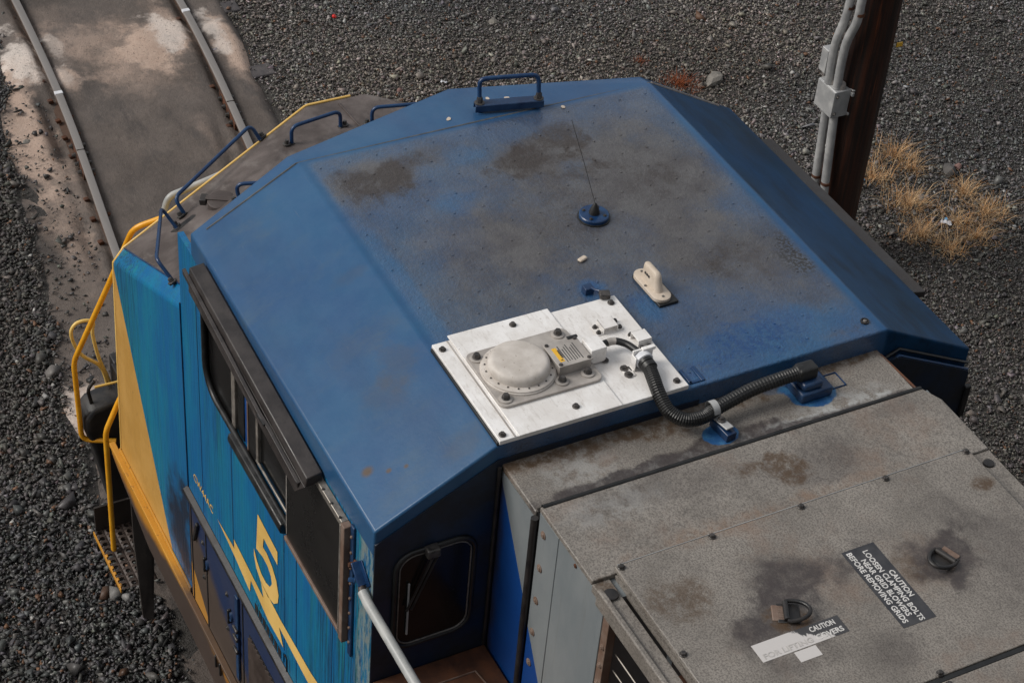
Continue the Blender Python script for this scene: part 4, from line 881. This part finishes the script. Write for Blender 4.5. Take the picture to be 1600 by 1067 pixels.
# --- hood
def hood():
    h1 = G().box((-.312, -.98, 4.600), (.03, .98, 4.636)).build('hood_front_top', 'hood_front', loco, bevel=.006); tag(h1, 'rust-stained grey hood strip right behind the cab roof')
    G().box((-.312, .955, 3.3), (-.006, .980, 4.599)).build('hood_side', 'split', h1)
    G().box((-.312, -.98, 3.3), (-.006, -.955, 4.599)).build('hood_side', 'hoodside', h1)
    G().tube([(-.302, .97, 4.637), (-.302, -.97, 4.637)], .008, 6).build('edge_bead', 'hood_front', h1, smooth=60)
    G().box((-.352, -.97, 4.55), (-.3125, .97, 4.626)).build('seam_gasket', 'rubber', h1)
    G().tube([(-.354, .975, 4.695), (-.354, -.955, 4.695)], .0125, 8).build('seam_gasket', 'rubber', h1, smooth=60)
    G().tube([(-.330, .992, 4.62), (-.330, .992, 4.0), (-.335, .992, 3.4)], .017, 10).build('drain_pipe', 'rustframe' if False else 'blackmetal', h1, smooth=60)
    G().tube([(-.034, -.975, 4.634), (-.30, -.990, 4.634)], .006, 6).build('edge_wire', 'rust', h1, smooth=60)
    for y0, y1 in ((-.50, -.42), (-.60, -.62)): pass
    g = G()
    for a, b in (((-.06, -.60), (-.06, -.70)), ((-.06, -.70), (-.15, -.70)), ((-.15, -.70), (-.15, -.60))): g.tube([(a[0], a[1], 4.637), (b[0], b[1], 4.637)], .004, 6)
    g.build('weld_outline', 'grabblue', h1, smooth=60)
    # middle section
    h2 = G().prism([(-.352, .985, 4.672), (-.352, -.955, 4.672), (-.455, -1.0, 4.672), (-.800, -1.0, 4.672), (-.800, .985, 4.672)], (0, 0, .028)).build('hood_middle_top', 'hood_mid', loco, bevel=.005); tag(h2, 'grey stained hood roof between seam and raised hatch')
    G().box((-.516, .960, 3.3), (-.354, .983, 4.671)).build('side_panel', 'split', h2, bevel=.002)
    G().box((-.868, .958, 3.3), (-.520, .982, 4.671)).build('side_panel', 'split', h2, bevel=.002)
    for z in (4.58, 4.38, 4.18, 3.98, 3.78, 3.58): bolt((-.40, .984, z), .012, .008, 'rustframe', h2, up=(0, 1, 0), washer=1.6)
    bolt((-.665, .983, 4.655), .006, .006, 'rust', h2, up=(0, 1, 0))
    G().box((-.90, -1.0, 3.3), (-.353, .95, 4.67)).build('hood_core', 'hoodside', h2)
    # grid compartment with opening on the left
    h3 = G().box((-4.5, -1.0, 3.3), (-.901, .62, 4.660)).build('grid_compartment', 'rust', loco); tag(h3, 'rusty resistor grid compartment open on the left side')
    G().box((-4.5, -1.0, 4.660), (-.801, .880, 4.690)).build('compartment_deck', 'hood_mid', h3)
    G().box((-4.5, .905, 4.640), (-.801, .984, 4.682)).build('gutter_strip', 'hood_mid', h3, bevel=.003)
    G().box((-4.5, .964, 4.610), (-.845, .990, 4.700)).build('gutter_lip', 'hood_mid', h3, bevel=.007)
    G().box((-.905, .955, 3.3), (-.870, .985, 4.671)).build('corner_post', 'hoodside', h3, bevel=.003)
    G().box((-.952, .940, 3.3), (-.906, .981, 4.640)).build('frame_post', 'rustframe', h3, bevel=.003)
    for z in (4.44, 4.33, 4.22, 4.11, 4.0): bolt((-.93, .982, z), .010, .008, 'rustframe', h3, up=(0, 1, 0), washer=1.5)
    for k in range(7):
        z = 4.40 - k * .099; G().tube([(-.955, .93, z), (-3.2, .93, z)], .0035, 6).build('guard_rod', 'alu', h3, smooth=60)
    G().box((-1.16, .74, 4.40), (-1.12, .80, 4.66)).build('hanger_plate', 'hoodside', h3, bevel=.003)
    G().box((-3, .66, 4.30), (-1.02, .70, 4.42)).build('grid_beam', 'rust', h3, bevel=.004)
    G().lathe([(.032, 0), (.030, .004), (.012, .006)], (-.885, .945, 4.689), 18).build('plug_weld', 'blackmetal', h3, smooth=40)
    G().lathe([(.026, 0), (.024, .008), (.012, .010)], (-.872, -.945, 4.690), 18).build('plug_weld', 'blackmetal', h3, smooth=40)
    def hatch(x0, x1, name, label):
        o = G().box((x1, -.878, 4.714), (x0, .884, 4.738)).build(name, 'hatch', loco, bevel=.004); tag(o, label)
        G().box((x1 + .01, -.855, 4.689), (x0 - .006, .850, 4.7135)).build('hatch_gasket', 'rubber', o)
        return o
    h = hatch(-.795, -1.795, 'grid_hatch', 'raised grey grid hatch with two lifting rings and caution decals')
    for p in ((-.812, .862), (-.810, .435), (-.810, 0), (-.810, -.43), (-.810, -.855), (-1.303, .866), (-1.303, -.862), (-1.784, .0), (-1.784, .44), (-1.784, -.44), (-1.784, .86)): bolt((p[0], p[1], 4.739), .0125, .014, 'steelbolt', h, washer=1.3)
    b = hatch(-1.822, -2.85, 'rear_hatch', 'second grey hatch at the lower right corner of the picture')
    for p in ((-1.845, .0), (-1.845, -.43), (-1.845, .43)): bolt((p[0], p[1], 4.739), .0125, .014, 'steelbolt', b, washer=1.3)
    G().box((-1.821, -.90, 4.689), (-1.796, .90, 4.735)).build('hatch_seal', 'rubber', loco, bevel=.004)
    # lifting rings
    def ring(c, d, label):
        c = Vector((c[0], c[1], 4.739)); d = Vector((d[0], d[1], 0)).normalized(); e = Vector((-d.y, d.x, 0)); Z = Vector((0, 0, 1))
        pts = [c + e * .050 + Z * .016] + [c + d * (.012 + .082 * math.sin(R(a))) + e * (.054 * math.cos(R(a))) + Z * (.016 + .012 * math.sin(R(a))) for a in range(0, 181, 15)] + [c - e * .050 + Z * .016]
        o = G().tube(pts, .0085, 10).build('lifting_ring', 'blackmetal', loco, smooth=50); tag(o, label)
        G().obox(c - d * .022 + Z * .001, (.034, .040, .004), (d, e, Z)).build('ring_pad', 'rustframe', o, bevel=.004)
        G().tube([c - e * .046 + Z * .014, c + e * .046 + Z * .014], .013, 10).build('ring_hinge', 'blackmetal', o, smooth=50)
        G().obox(c + d * .01 + Z * .002, (.045, .05, .003), (d, e, Z)).build('ring_base', 'blackmetal', o, bevel=.003)
    ring((-1.292, -.388), (-.35, .94), 'black lifting ring on the right of the hatch, in a burnt patch')
    ring((-1.285, .385), (-.45, -.9), 'black lifting ring on the left of the hatch, by the worn decal')
    # stuck-on warning signs
    G().box((-1.537, -.165, 4.738), (-1.098, -.006, 4.7392)).build('caution_decal', 'decalblack', h)
    ux, uy = (-1, 0, 0), (0, -1, 0)
    for s, a, w, k in (('CAUTION', .160, .150, 3), ('LOOSEN CLAMPING BOLTS', .028, .405, 2), ('NEAR GRID BLOWERS', .068, .325, 1), ('BEFORE REMOVING GRIDS', .014, .405, 0)):
        lettering(s, (-1.098 - a, -.020 - k * .0355, 4.7398), ux, uy, w, .0255, 'decalwhite', h)
    G().box((-1.462, .200, 4.738), (-1.372, .602, 4.7390)).build('worn_decal', 'worn', h)
    lettering('CAUTION', (-1.409, .345, 4.7396), (0, -1, 0), (1, 0, 0), .115, .026, 'decalwhite', h)
    lettering('FOR LIFTING', (-1.453, .585, 4.7396), (0, -1, 0), (1, 0, 0), .225, .026, 'ghost', h)
    lettering('COVERS', (-1.451, .340, 4.7396), (0, -1, 0), (1, 0, 0), .125, .026, 'decalwhite', h)
    G().box((-1.520, .366, 4.738), (-1.468, .465, 4.7390)).build('small_decal', 'worn', h)
    G().tube([(-.793, .87, 4.7365), (-.793, -.87, 4.7365)], .0026, 6).build('lit_edge', 'galv', h, smooth=60)  # pale tube that paints the lit rim of the hatch's front edge
hood()

# --- walkway behind the cab, handrail, underframe
o = G().box((-4.5, .99, 3.42), (-.01, 1.555, 3.49)).build('rear_walkway', 'rust', loco, bevel=.004)
G().tube([(-.14, 1.35, 3.492), (-.14, 1.10, 3.492), (-.40, 1.06, 3.492)], .005, 6).build('walkway_weld', 'rustframe', o, smooth=60)
G().box((-4.5, 1.50, 1.62), (-.01, 1.55, 3.41)).build('rear_side_wall', 'side', loco)
def handrail():
    o = G().tube([(.035, 1.598, 4.062), (-.02, 1.600, 4.052), (-3.5, 1.60, 4.035)], .0235, 14).build('side_handrail', 'railwhite', loco, smooth=50); tag(o, 'grey pipe handrail running back from the left cab corner')
    G().tube([(.095, 1.592, 4.105), (.06, 1.596, 4.078), (.03, 1.598, 4.060)], [.010, .014, .022], 12).build('rail_end', 'brown', o, smooth=50)
    G().obox((.095, 1.590, 4.115), (.055, .022, .006), ((.8, 0, .6), (0, 1, 0), (-.6, 0, .8))).obox((.085, 1.572, 4.115), (.06, .004, .035), ((.8, 0, .6), (0, 1, 0), (-.6, 0, .8))).build('rail_bracket', 'grabblue', o, bevel=.004)
    bolt((.150, 1.585, 4.115), .014, .03, 'rust', o, up=(.2, 1, .2)); bolt((.125, 1.595, 4.045), .012, .03, 'grabblue', o, up=(.5, .8, 0))
handrail()
u = G().box((-4.5, -1.2, .45), (3.3, 1.2, 1.27)).box((-4.5, -1.5, 1.27), (3.75, 1.5, 1.58)).build('underframe', 'dark', loco)
for x in (-.3, 1.5):
    for s in (1, -1): G().lathe([(.53, -.06), (.53, .06), (.42, .07), (.12, .05)], (x, s * .72, .53), 40, ax=((1, 0, 0), (0, 0, 1), (0, s, 0))).build('wheel', 'brown', loco, smooth=40)

# --- front left corner: step, handrails, pilot
def front_corner():
    p = G().box((3.76, -1.40, 1.15), (4.75, 1.32, 1.48)).box((4.70, -1.45, .25), (4.85, 1.30, 1.48)).build('front_platform', 'blackmetal', loco, bevel=.01)
    # perforated step tread
    x0, x1, y0, y1, z = 3.63, 4.21, 1.42, 1.672, .50; nx, ny = 10, 4; g = G(); dx, dy = (x1 - x0) / nx, (y1 - y0) / ny
    for i in range(nx):
        for j in range(ny):
            ox = dx * .5 if j % 2 else 0
            cx, cy = x0 + (i + .5) * dx, y0 + (j + .5) * dy; sq = []; hx = []
            for k in range(8):
                a = R(45 * k); q = max(abs(math.cos(a)), abs(math.sin(a))); sq.append((cx + dx * .5 * math.cos(a) / q, cy + dy * .5 * math.sin(a) / q, z)); hx.append((cx + .0195 * math.cos(a), cy + .0215 * math.sin(a), z + .008)); 
            lw = [(a_, b_, z - .012) for a_, b_, _ in hx]
            g.add(sq + hx + lw, [(k, (k + 1) % 8, 8 + (k + 1) % 8, 8 + k) for k in range(8)] + [(8 + k, 8 + (k + 1) % 8, 16 + (k + 1) % 8, 16 + k) for k in range(8)])
    st = g.build('step_tread', 'brown', loco, smooth=30); tag(st, 'perforated steel boarding step low at the front left corner')
    G().box((x0, y1, z - .03), (x1, y1 + .008, z + .008)).build('step_edge', 'sill', st, bevel=.002)
    for i in range(10): G().box((x0 + .02 + i * .058, y1 - .012, z + .004), (x0 + .048 + i * .058, y1 + .002, z + .016)).build('step_tooth', 'sill' if i < 6 else 'brown', st, bevel=.003)
    G().box((x1, 1.20, .30), (x1 + .015, 1.66, .72)).build('step_plate', 'darkbrown', st)
    G().prism([(3.60, 1.45, 1.50), (3.60, 1.575, 1.50), (3.60, 1.575, .95), (3.42, 1.60, .40), (3.38, 1.54, .40), (3.56, 1.45, .95)], (.022, 0, 0)).build('step_stringer', 'darkbrown', loco, bevel=.003)
    G().prism([(3.78, 1.48, 1.50), (3.78, 1.50, .55), (3.70, 1.50, .55), (3.62, 1.48, 1.2)], (0, .012, 0)).build('step_stringer', 'darkbrown', loco)
    G().box((3.10, 1.18, .45), (3.95, 1.22, 1.50)).build('step_well', 'dark', loco)
    h = G().tube(fillet([(4.17, 1.10, 3.05), (4.22, 1.262, 2.985), (4.38, 1.385, 2.485), (4.60, 1.607, 1.709), (4.60, 1.600, 1.00), (4.50, 1.39, 1.00)], .07, 6), .0185, 12).build('front_handrail', 'yellow', loco, smooth=50); tag(h, 'tall bent yellow handrail beside the nose')
    G().tube([(4.17, 1.10, 3.05), (4.16, 1.02, 3.06)], .019, 12).build('rail_socket', 'railwhite', h, smooth=50)
    h2 = G().tube(fillet([(4.0, 1.44, 1.92), (4.0, 1.49, 1.83), (4.0, 1.595, 1.588), (4.0, 1.604, .50)], .05, 6), .0185, 12).build('step_handrail', 'yellow', loco, smooth=50); tag(h2, 'short yellow handrail rising from the step')
    h3 = G().tube(fillet([(4.21, .68, 3.25), (4.20, .75, 3.24), (4.21, 1.03, 3.17), (4.205, 1.062, 3.09), (4.205, 1.06, 2.95)], .05, 6), .021, 12).build('nose_handrail', 'railwhite', loco, smooth=50); tag(h3, 'grey pipe handrail in front of the nose')
    x = 4.75
    L = spline([(x, 1.315, 1.22), (x, 1.35, 1.38), (x, 1.395, 1.55), (x, 1.425, 1.77), (x, 1.415, 1.865), (x, 1.46, 1.90), (x, 1.53, 1.895), (x, 1.568, 1.83), (x, 1.55, 1.71), (x, 1.50, 1.60), (x, 1.40, 1.49), (x, 1.36, 1.36), (x, 1.34, 1.15), (x, 1.30, .95)], 5)
    c = G().tube(L, .0125, 10).build('uncoupling_lever', 'paleyellow', loco, smooth=60); tag(c, 'looped yellow uncoupling lever at the front corner')
    G().tube([(x, 1.312, 1.24), (x - .02, 1.29, 1.08), (x, 1.22, 1.02)], .013, 10).build('lever_shank', 'blackmetal', c, smooth=60)
    G().tube([(4.6, 1.48, 1.44), (4.6, 1.30, 1.435)], .009, 8).build('lever_rod', 'paleyellow', c, smooth=60)
    # dark buffer-like corner casting with a hook
    b = G(); prof = [(1.10, 1.34), (1.40, 1.30), (1.52, 1.27), (1.575, 1.20), (1.575, 1.08), (1.53, .90), (1.43, .30), (1.10, .30)]
    b.prism([(4.55, y, z_) for y, z_ in prof], (.22, 0, 0)); o = b.build('corner_casting', 'blackmetal', loco, bevel=.03, seg=3); tag(o, 'dark tapered pilot corner casting behind the handrails')
    G().tube(fillet([(4.64, 1.50, 1.26), (4.64, 1.52, 1.40), (4.64, 1.47, 1.46)], .04), .013, 8).build('hose_hook', 'blackmetal', o, smooth=60)
front_corner()

# ------------------------------------------------------------------ utility pole beside the track
def utility_pole():
    cx, cy = 5.62, -5.455; root = empty('utility_pole', (cx, cy, -.2)); inv = Matrix.Translation(root.location).inverted()
    def put(o, par=None): o.parent = par or root; o.matrix_parent_inverse = inv if par is None else Matrix.Identity(4); return o
    g = G(); n = 40; zs = [-.4, .2, .8, 1.5, 2.3, 3.2, 5, 9]; v = []
    for z in zs:
        r = .192 - .006 * z
        for k in range(n):
            a = 2 * math.pi * k / n; rr = r * (1 + .012 * math.sin(5 * a + z) + (-.04 if k in (9, 23, 31) else 0)); v.append((cx + rr * math.cos(a), cy + rr * math.sin(a), z))
    g.add(v, [(i * n + k, i * n + (k + 1) % n, (i + 1) * n + (k + 1) % n, (i + 1) * n + k) for i in range(len(zs) - 1) for k in range(n)] + [tuple((len(zs) - 1) * n + k for k in range(n))])
    put(g.build('pole_shaft', 'pole', None, smooth=50)); O = Vector((-.085, .060, .085))
    A = spline([(5.70, -5.240, 9), (5.70, -5.240, 5), (5.71, -5.235, 2.75), (5.713, -5.220, 2.45), (5.742, -5.230, 2.20), (5.775, -5.210, 1.98), (5.787, -5.215, 1.80), (5.785, -5.225, 1.56)], 5)
    B = spline([(5.57, -5.250, 9), (5.57, -5.250, 5), (5.575, -5.245, 2.78), (5.588, -5.230, 2.48), (5.615, -5.245, 2.24), (5.668, -5.232, 2.03), (5.692, -5.238, 1.83), (5.690, -5.245, 1.56)], 5)
    A, B = [p + O * min(1, max(0, (3.2 - p.z) / .9)) for p in A], [p + O * min(1, max(0, (3.2 - p.z) / .9)) for p in B]
    for P in (A, B): put(G().tube(P, .037, 14).build('conduit', 'galv', None, smooth=50))
    for a, b in (((5.785, -5.255, 1.32), (5.740, -5.265, -.3)), ((5.690, -5.270, 1.32), (5.610, -5.275, -.3))):
        put(G().tube([Vector(a) + O, Vector((b[0], b[1], .5)) + O, Vector(b) + O], .037, 14).build('conduit', 'galv', None, smooth=50))
    for p, d in (((5.785, -5.255, 1.555), .042), ((5.690, -5.275, 1.555), .042)): put(G().lathe([(d + .004, 0), (d + .004, .035), (d, .045)], Vector(p) + O, 18).build('hub', 'plategrey', None, smooth=40))
    for z in (2.30, .62):
        for P in ((5.725, -5.235), (5.600, -5.25)) if z > 1 else ((5.745, -5.265), (5.618, -5.275)):
            put(G().lathe([(.041, 0), (.041, .025)], Vector((P[0], P[1], z)) + O, 16).build('pipe_strap', 'rust', None, smooth=40))
    jb = put(G().box((5.545, -5.292, 1.385), (5.797, -5.138, 1.641)).build('junction_box', 'galv', None, bevel=.006)); jb['label'] = 'grey steel junction box on the pole'
    put(G().box((5.547, -5.139, 1.389), (5.795, -5.130, 1.637)).build('box_lid', 'galv', None, bevel=.003))
    put(G().box((5.795, -5.270, 1.665), (5.885, -5.180, 1.885)).build('small_box', 'galv', None, bevel=.005))
    for z in (1.51, 1.345): o = bolt((5.543, -5.16, z + .085), .010, .012, 'greybolt', root, up=(-1, 0, 0)); o.matrix_parent_inverse = inv
    put(G().box((5.515, -5.370, 1.585), (5.615, -5.285, 1.620)).box((5.515, -5.370, 1.635), (5.615, -5.285, 1.645)).build('mount_channel', 'galv', None, bevel=.003))
    put(G().box((5.525, -5.330, 1.395), (5.575, -5.285, 1.420)).build('mount_lug', 'galv', None, bevel=.003))
    put(G().box((5.470, -5.660, 2.02), (5.480, -5.60, 2.06)).build('yellow_tag', 'amber', None, bevel=.002))
    tag(root, 'dark creosoted wooden utility pole with grey conduits and junction box', 'utility pole')
utility_pole()

# ------------------------------------------------------------------ dry grass, rocks, litter
def tuft(x, y, r, h, n, label, tint=(.60, .405, .225), name='grass_tuft', group='dry grass tufts beside the pole'):
    z = float(ground_z(np.array(x), np.array(y))); g_v = []; g_f = []; cols = []
    for i in range(n):
        a = random.uniform(0, 2 * math.pi); q = r * .9 * random.random() ** 1.6; bx, by = q * math.cos(a), q * math.sin(a)
        la = a + random.gauss(0, 1.3); H = h * random.uniform(.06, 1.05); ln = random.uniform(.3, 1.9) * H; w = random.uniform(.0012, .0026); wd = Vector((-math.sin(la), math.cos(la), 0)) * w
        d = Vector((math.cos(la), math.sin(la), 0)); P = [Vector((bx, by, 0)), Vector((bx, by, 0)) + d * ln * .22 + Vector((0, 0, H * .5)), Vector((bx, by, 0)) + d * ln * .6 + Vector((0, 0, H * .85)), Vector((bx, by, 0)) + d * ln + Vector((0, 0, H * random.uniform(.7, 1.0)))]
        o = len(g_v); c = (np.array(tint) if random.random() < .65 else np.array(tint) * np.array([.85, .66, .5])) * random.uniform(.45, 1.3)
        for j, p in enumerate(P): g_v += [p - wd * (1 - j * .27), p + wd * (1 - j * .27)]; cols += [c, c]
        g_f += [(o + 2 * j, o + 2 * j + 1, o + 2 * j + 3, o + 2 * j + 2) for j in range(3)]
    me = bpy.data.meshes.new(name); me.from_pydata([tuple(p) for p in g_v], [], g_f); me.materials.append(MAT['grass'])
    at = me.attributes.new('tint', 'FLOAT_COLOR', 'POINT'); at.data.foreach_set('color', np.concatenate([np.array(cols), np.ones((len(cols), 1))], 1).ravel().astype(np.float32))
    o = bpy.data.objects.new(name, me); COL.objects.link(o); o.location = (x, y, z + .005); tag(o, label, 'grass', group)
T = [(6.62, -6.92, .22, .22, 330, 'upright dry grass tuft farthest from the locomotive, behind the pole'),
     (6.42, -6.52, .20, .17, 300, 'dry grass tuft touching the right edge of the pole'),
     (6.40, -6.97, .16, .15, 200, 'small dry grass tuft right of the upright one behind the pole'),
     (5.93, -6.58, .26, .20, 420, 'bushy dry grass tuft in the middle of the patch, below the upright one'),
     (5.90, -7.20, .20, .17, 300, 'dry grass tuft at the upper right end of the patch'),
     (5.55, -7.18, .24, .18, 380, 'dry grass tuft at the far right edge of the patch'),
     (5.55, -6.85, .20, .13, 260, 'low dry grass tuft around the white and blue scrap'),
     (5.50, -6.42, .24, .18, 380, 'dry grass tuft at the lower left end of the patch'),
     (5.22, -6.52, .18, .16, 280, 'lowest dry grass tuft of the patch, nearest the cab roof'),
     (5.30, -6.88, .22, .17, 340, 'dry grass tuft at the lower right of the patch')]
for x, y, r, h, n, lb in T: tuft(x, y, r * 1.15, h * .85, int(n * .95), lb)
tuft(8.45, -5.62, .24, .09, 420, 'flat clump of rust-red dead weeds behind the roof corner', (.26, .075, .028), 'dead_weed', 'dead weed clumps')
tuft(8.95, -5.45, .10, .06, 120, 'small scrap of rust-red dead weeds beyond the flat clump', (.22, .07, .03), 'dead_weed', 'dead weed clumps')

def rock(x, y, s, mat, label, flat=.6, name='rock'):
    z = float(ground_z(np.array(x), np.array(y))); bm = bmesh.new(); bmesh.ops.create_icosphere(bm, subdivisions=2, radius=1)
    k = Vector((random.random() * 9, random.random() * 9, 0))
    for v in bm.verts:
        m = 1 + .28 * math.sin(v.co.x * 2.3 + k.x) * math.cos(v.co.y * 2.1 + k.y) + random.uniform(-.09, .09); v.co = Vector((v.co.x * s[0] * m, v.co.y * s[1] * m, v.co.z * min(s) * flat * m))
    me = bpy.data.meshes.new(name); bm.to_mesh(me); bm.free(); me.materials.append(MAT[mat]); o = bpy.data.objects.new(name, me); COL.objects.link(o)
    o.location = (x, y, z + min(s) * flat * .55); o.rotation_euler.z = random.uniform(0, 3); tag(o, label, 'rock', 'loose rocks in the gravel')
rock(8.40, -5.985, (.13, .075), 'rock', 'flat pale rock in the gravel beside the red weed clump', .7)
rock(6.24, -7.28, (.075, .07), 'rockdark', 'round dark rock right of the upright grass tuft', .9)
rock(6.28, -7.42, (.045, .04), 'rockred', 'small reddish rock touching the round dark one', .8)
rock(10.15, -4.42, (.06, .05), 'rock', 'pale grey stone in the gravel above the roof grab iron', .7)
rock(9.35, -3.0, (.035, .028), 'rockred', 'tan pebble near the nose top edge', .8)
rock(9.95, -7.0, (.05, .04), 'rock', 'pale stone near the top edge, left of the pole', .6)
rock(9.72, .55, (.045, .035), 'rock', 'light grey stone on the sand left of the left rail', .7)
rock(6.48, -6.43, (.06, .04), 'rock', 'tan stone under the blue scrap by the pole', .7)
rock(5.98, -6.78, (.06, .045), 'rock', 'pale stone between the grass tufts', .7)

def scrap(x, y, s, mat, label, name='plastic_scrap', cat='litter'):
    z = float(ground_z(np.array(x), np.array(y))); n = 7; v = []; rs = random.Random(int(x * 1000))
    for i in range(n):
        for j in range(4): v.append(((i / (n - 1) - .5) * s * 2 + rs.uniform(-.006, .006), (j / 3 - .5) * s * (1 + .4 * math.sin(i * 1.3)) + rs.uniform(-.006, .006), .03 + s * .45 * rs.random()))
    o = new_obj(name, v, [(i * 4 + j, i * 4 + j + 1, i * 4 + j + 5, i * 4 + j + 4) for i in range(n - 1) for j in range(3)], mat, smooth=80); o.location = (x, y, z); o.rotation_euler.z = rs.uniform(0, 3)
    m = o.modifiers.new('thick', 'SOLIDIFY'); m.thickness = .002; tag(o, label, cat, 'scraps of litter on the gravel')
scrap(6.40, -6.36, .060, 'blueplastic', 'crumpled bright blue plastic scrap at the foot of the pole')
scrap(5.56, -6.74, .050, 'whitescrap', 'crumpled white wrapper lying in the dry grass patch', 'paper_scrap')
scrap(5.60, -6.77, .025, 'blueplastic', 'small blue scrap beside the white wrapper in the grass')
scrap(3.75, -5.55, .022, 'whitescrap', 'white paper flake right of the right awning end', 'paper_scrap')
scrap(9.3, -3.45, .030, 'whitescrap', 'white paper flake just above the roof front edge', 'paper_scrap')
z = float(ground_z(np.array(10.78), np.array(-2.92)))
o = G().lathe([(.022, 0), (.023, .004), (.022, .020), (.018, .023), (.004, .024)], (0, 0, 0), 20).build('bottle_cap', 'redplastic', None, smooth=40); o.location = (10.78, -2.92, z + .03); o.rotation_euler = (R(35), R(-30), 0)
tag(o, 'bright red bottle cap on the gravel near the top edge', 'litter', 'scraps of litter on the gravel')

for i, (x, y, lb) in enumerate(((2.40, -.14, 'tiny pale leaf fleck seen through the roof grab iron near its left leg'), (2.365, -.235, 'tiny pale leaf fleck seen through the middle of the roof grab iron'),
                              (2.29, .14, 'tiny pale leaf fleck on the roof front left of the grab iron'), (2.16, -.46, 'tiny pale leaf fleck on the flat roof right of the grab iron'))):
    zz = 4.752 if x < 2.2 else 4.75 - (x - 2.2) * .10
    g = G().prism([(0.013 * math.cos(R(a)) * (1 + .4 * random.random()), .009 * math.sin(R(a)) * (1 + .4 * random.random()), 0) for a in range(0, 360, 45)], (0, 0, .003))
    o = g.build('fallen_leaf', 'cream', None); o.location = (x, y, zz); o.rotation_euler = (0, R(6) if x > 2.2 else 0, i * 1.1)
    tag(o, lb, 'leaf', 'leaf flecks on the roof front')
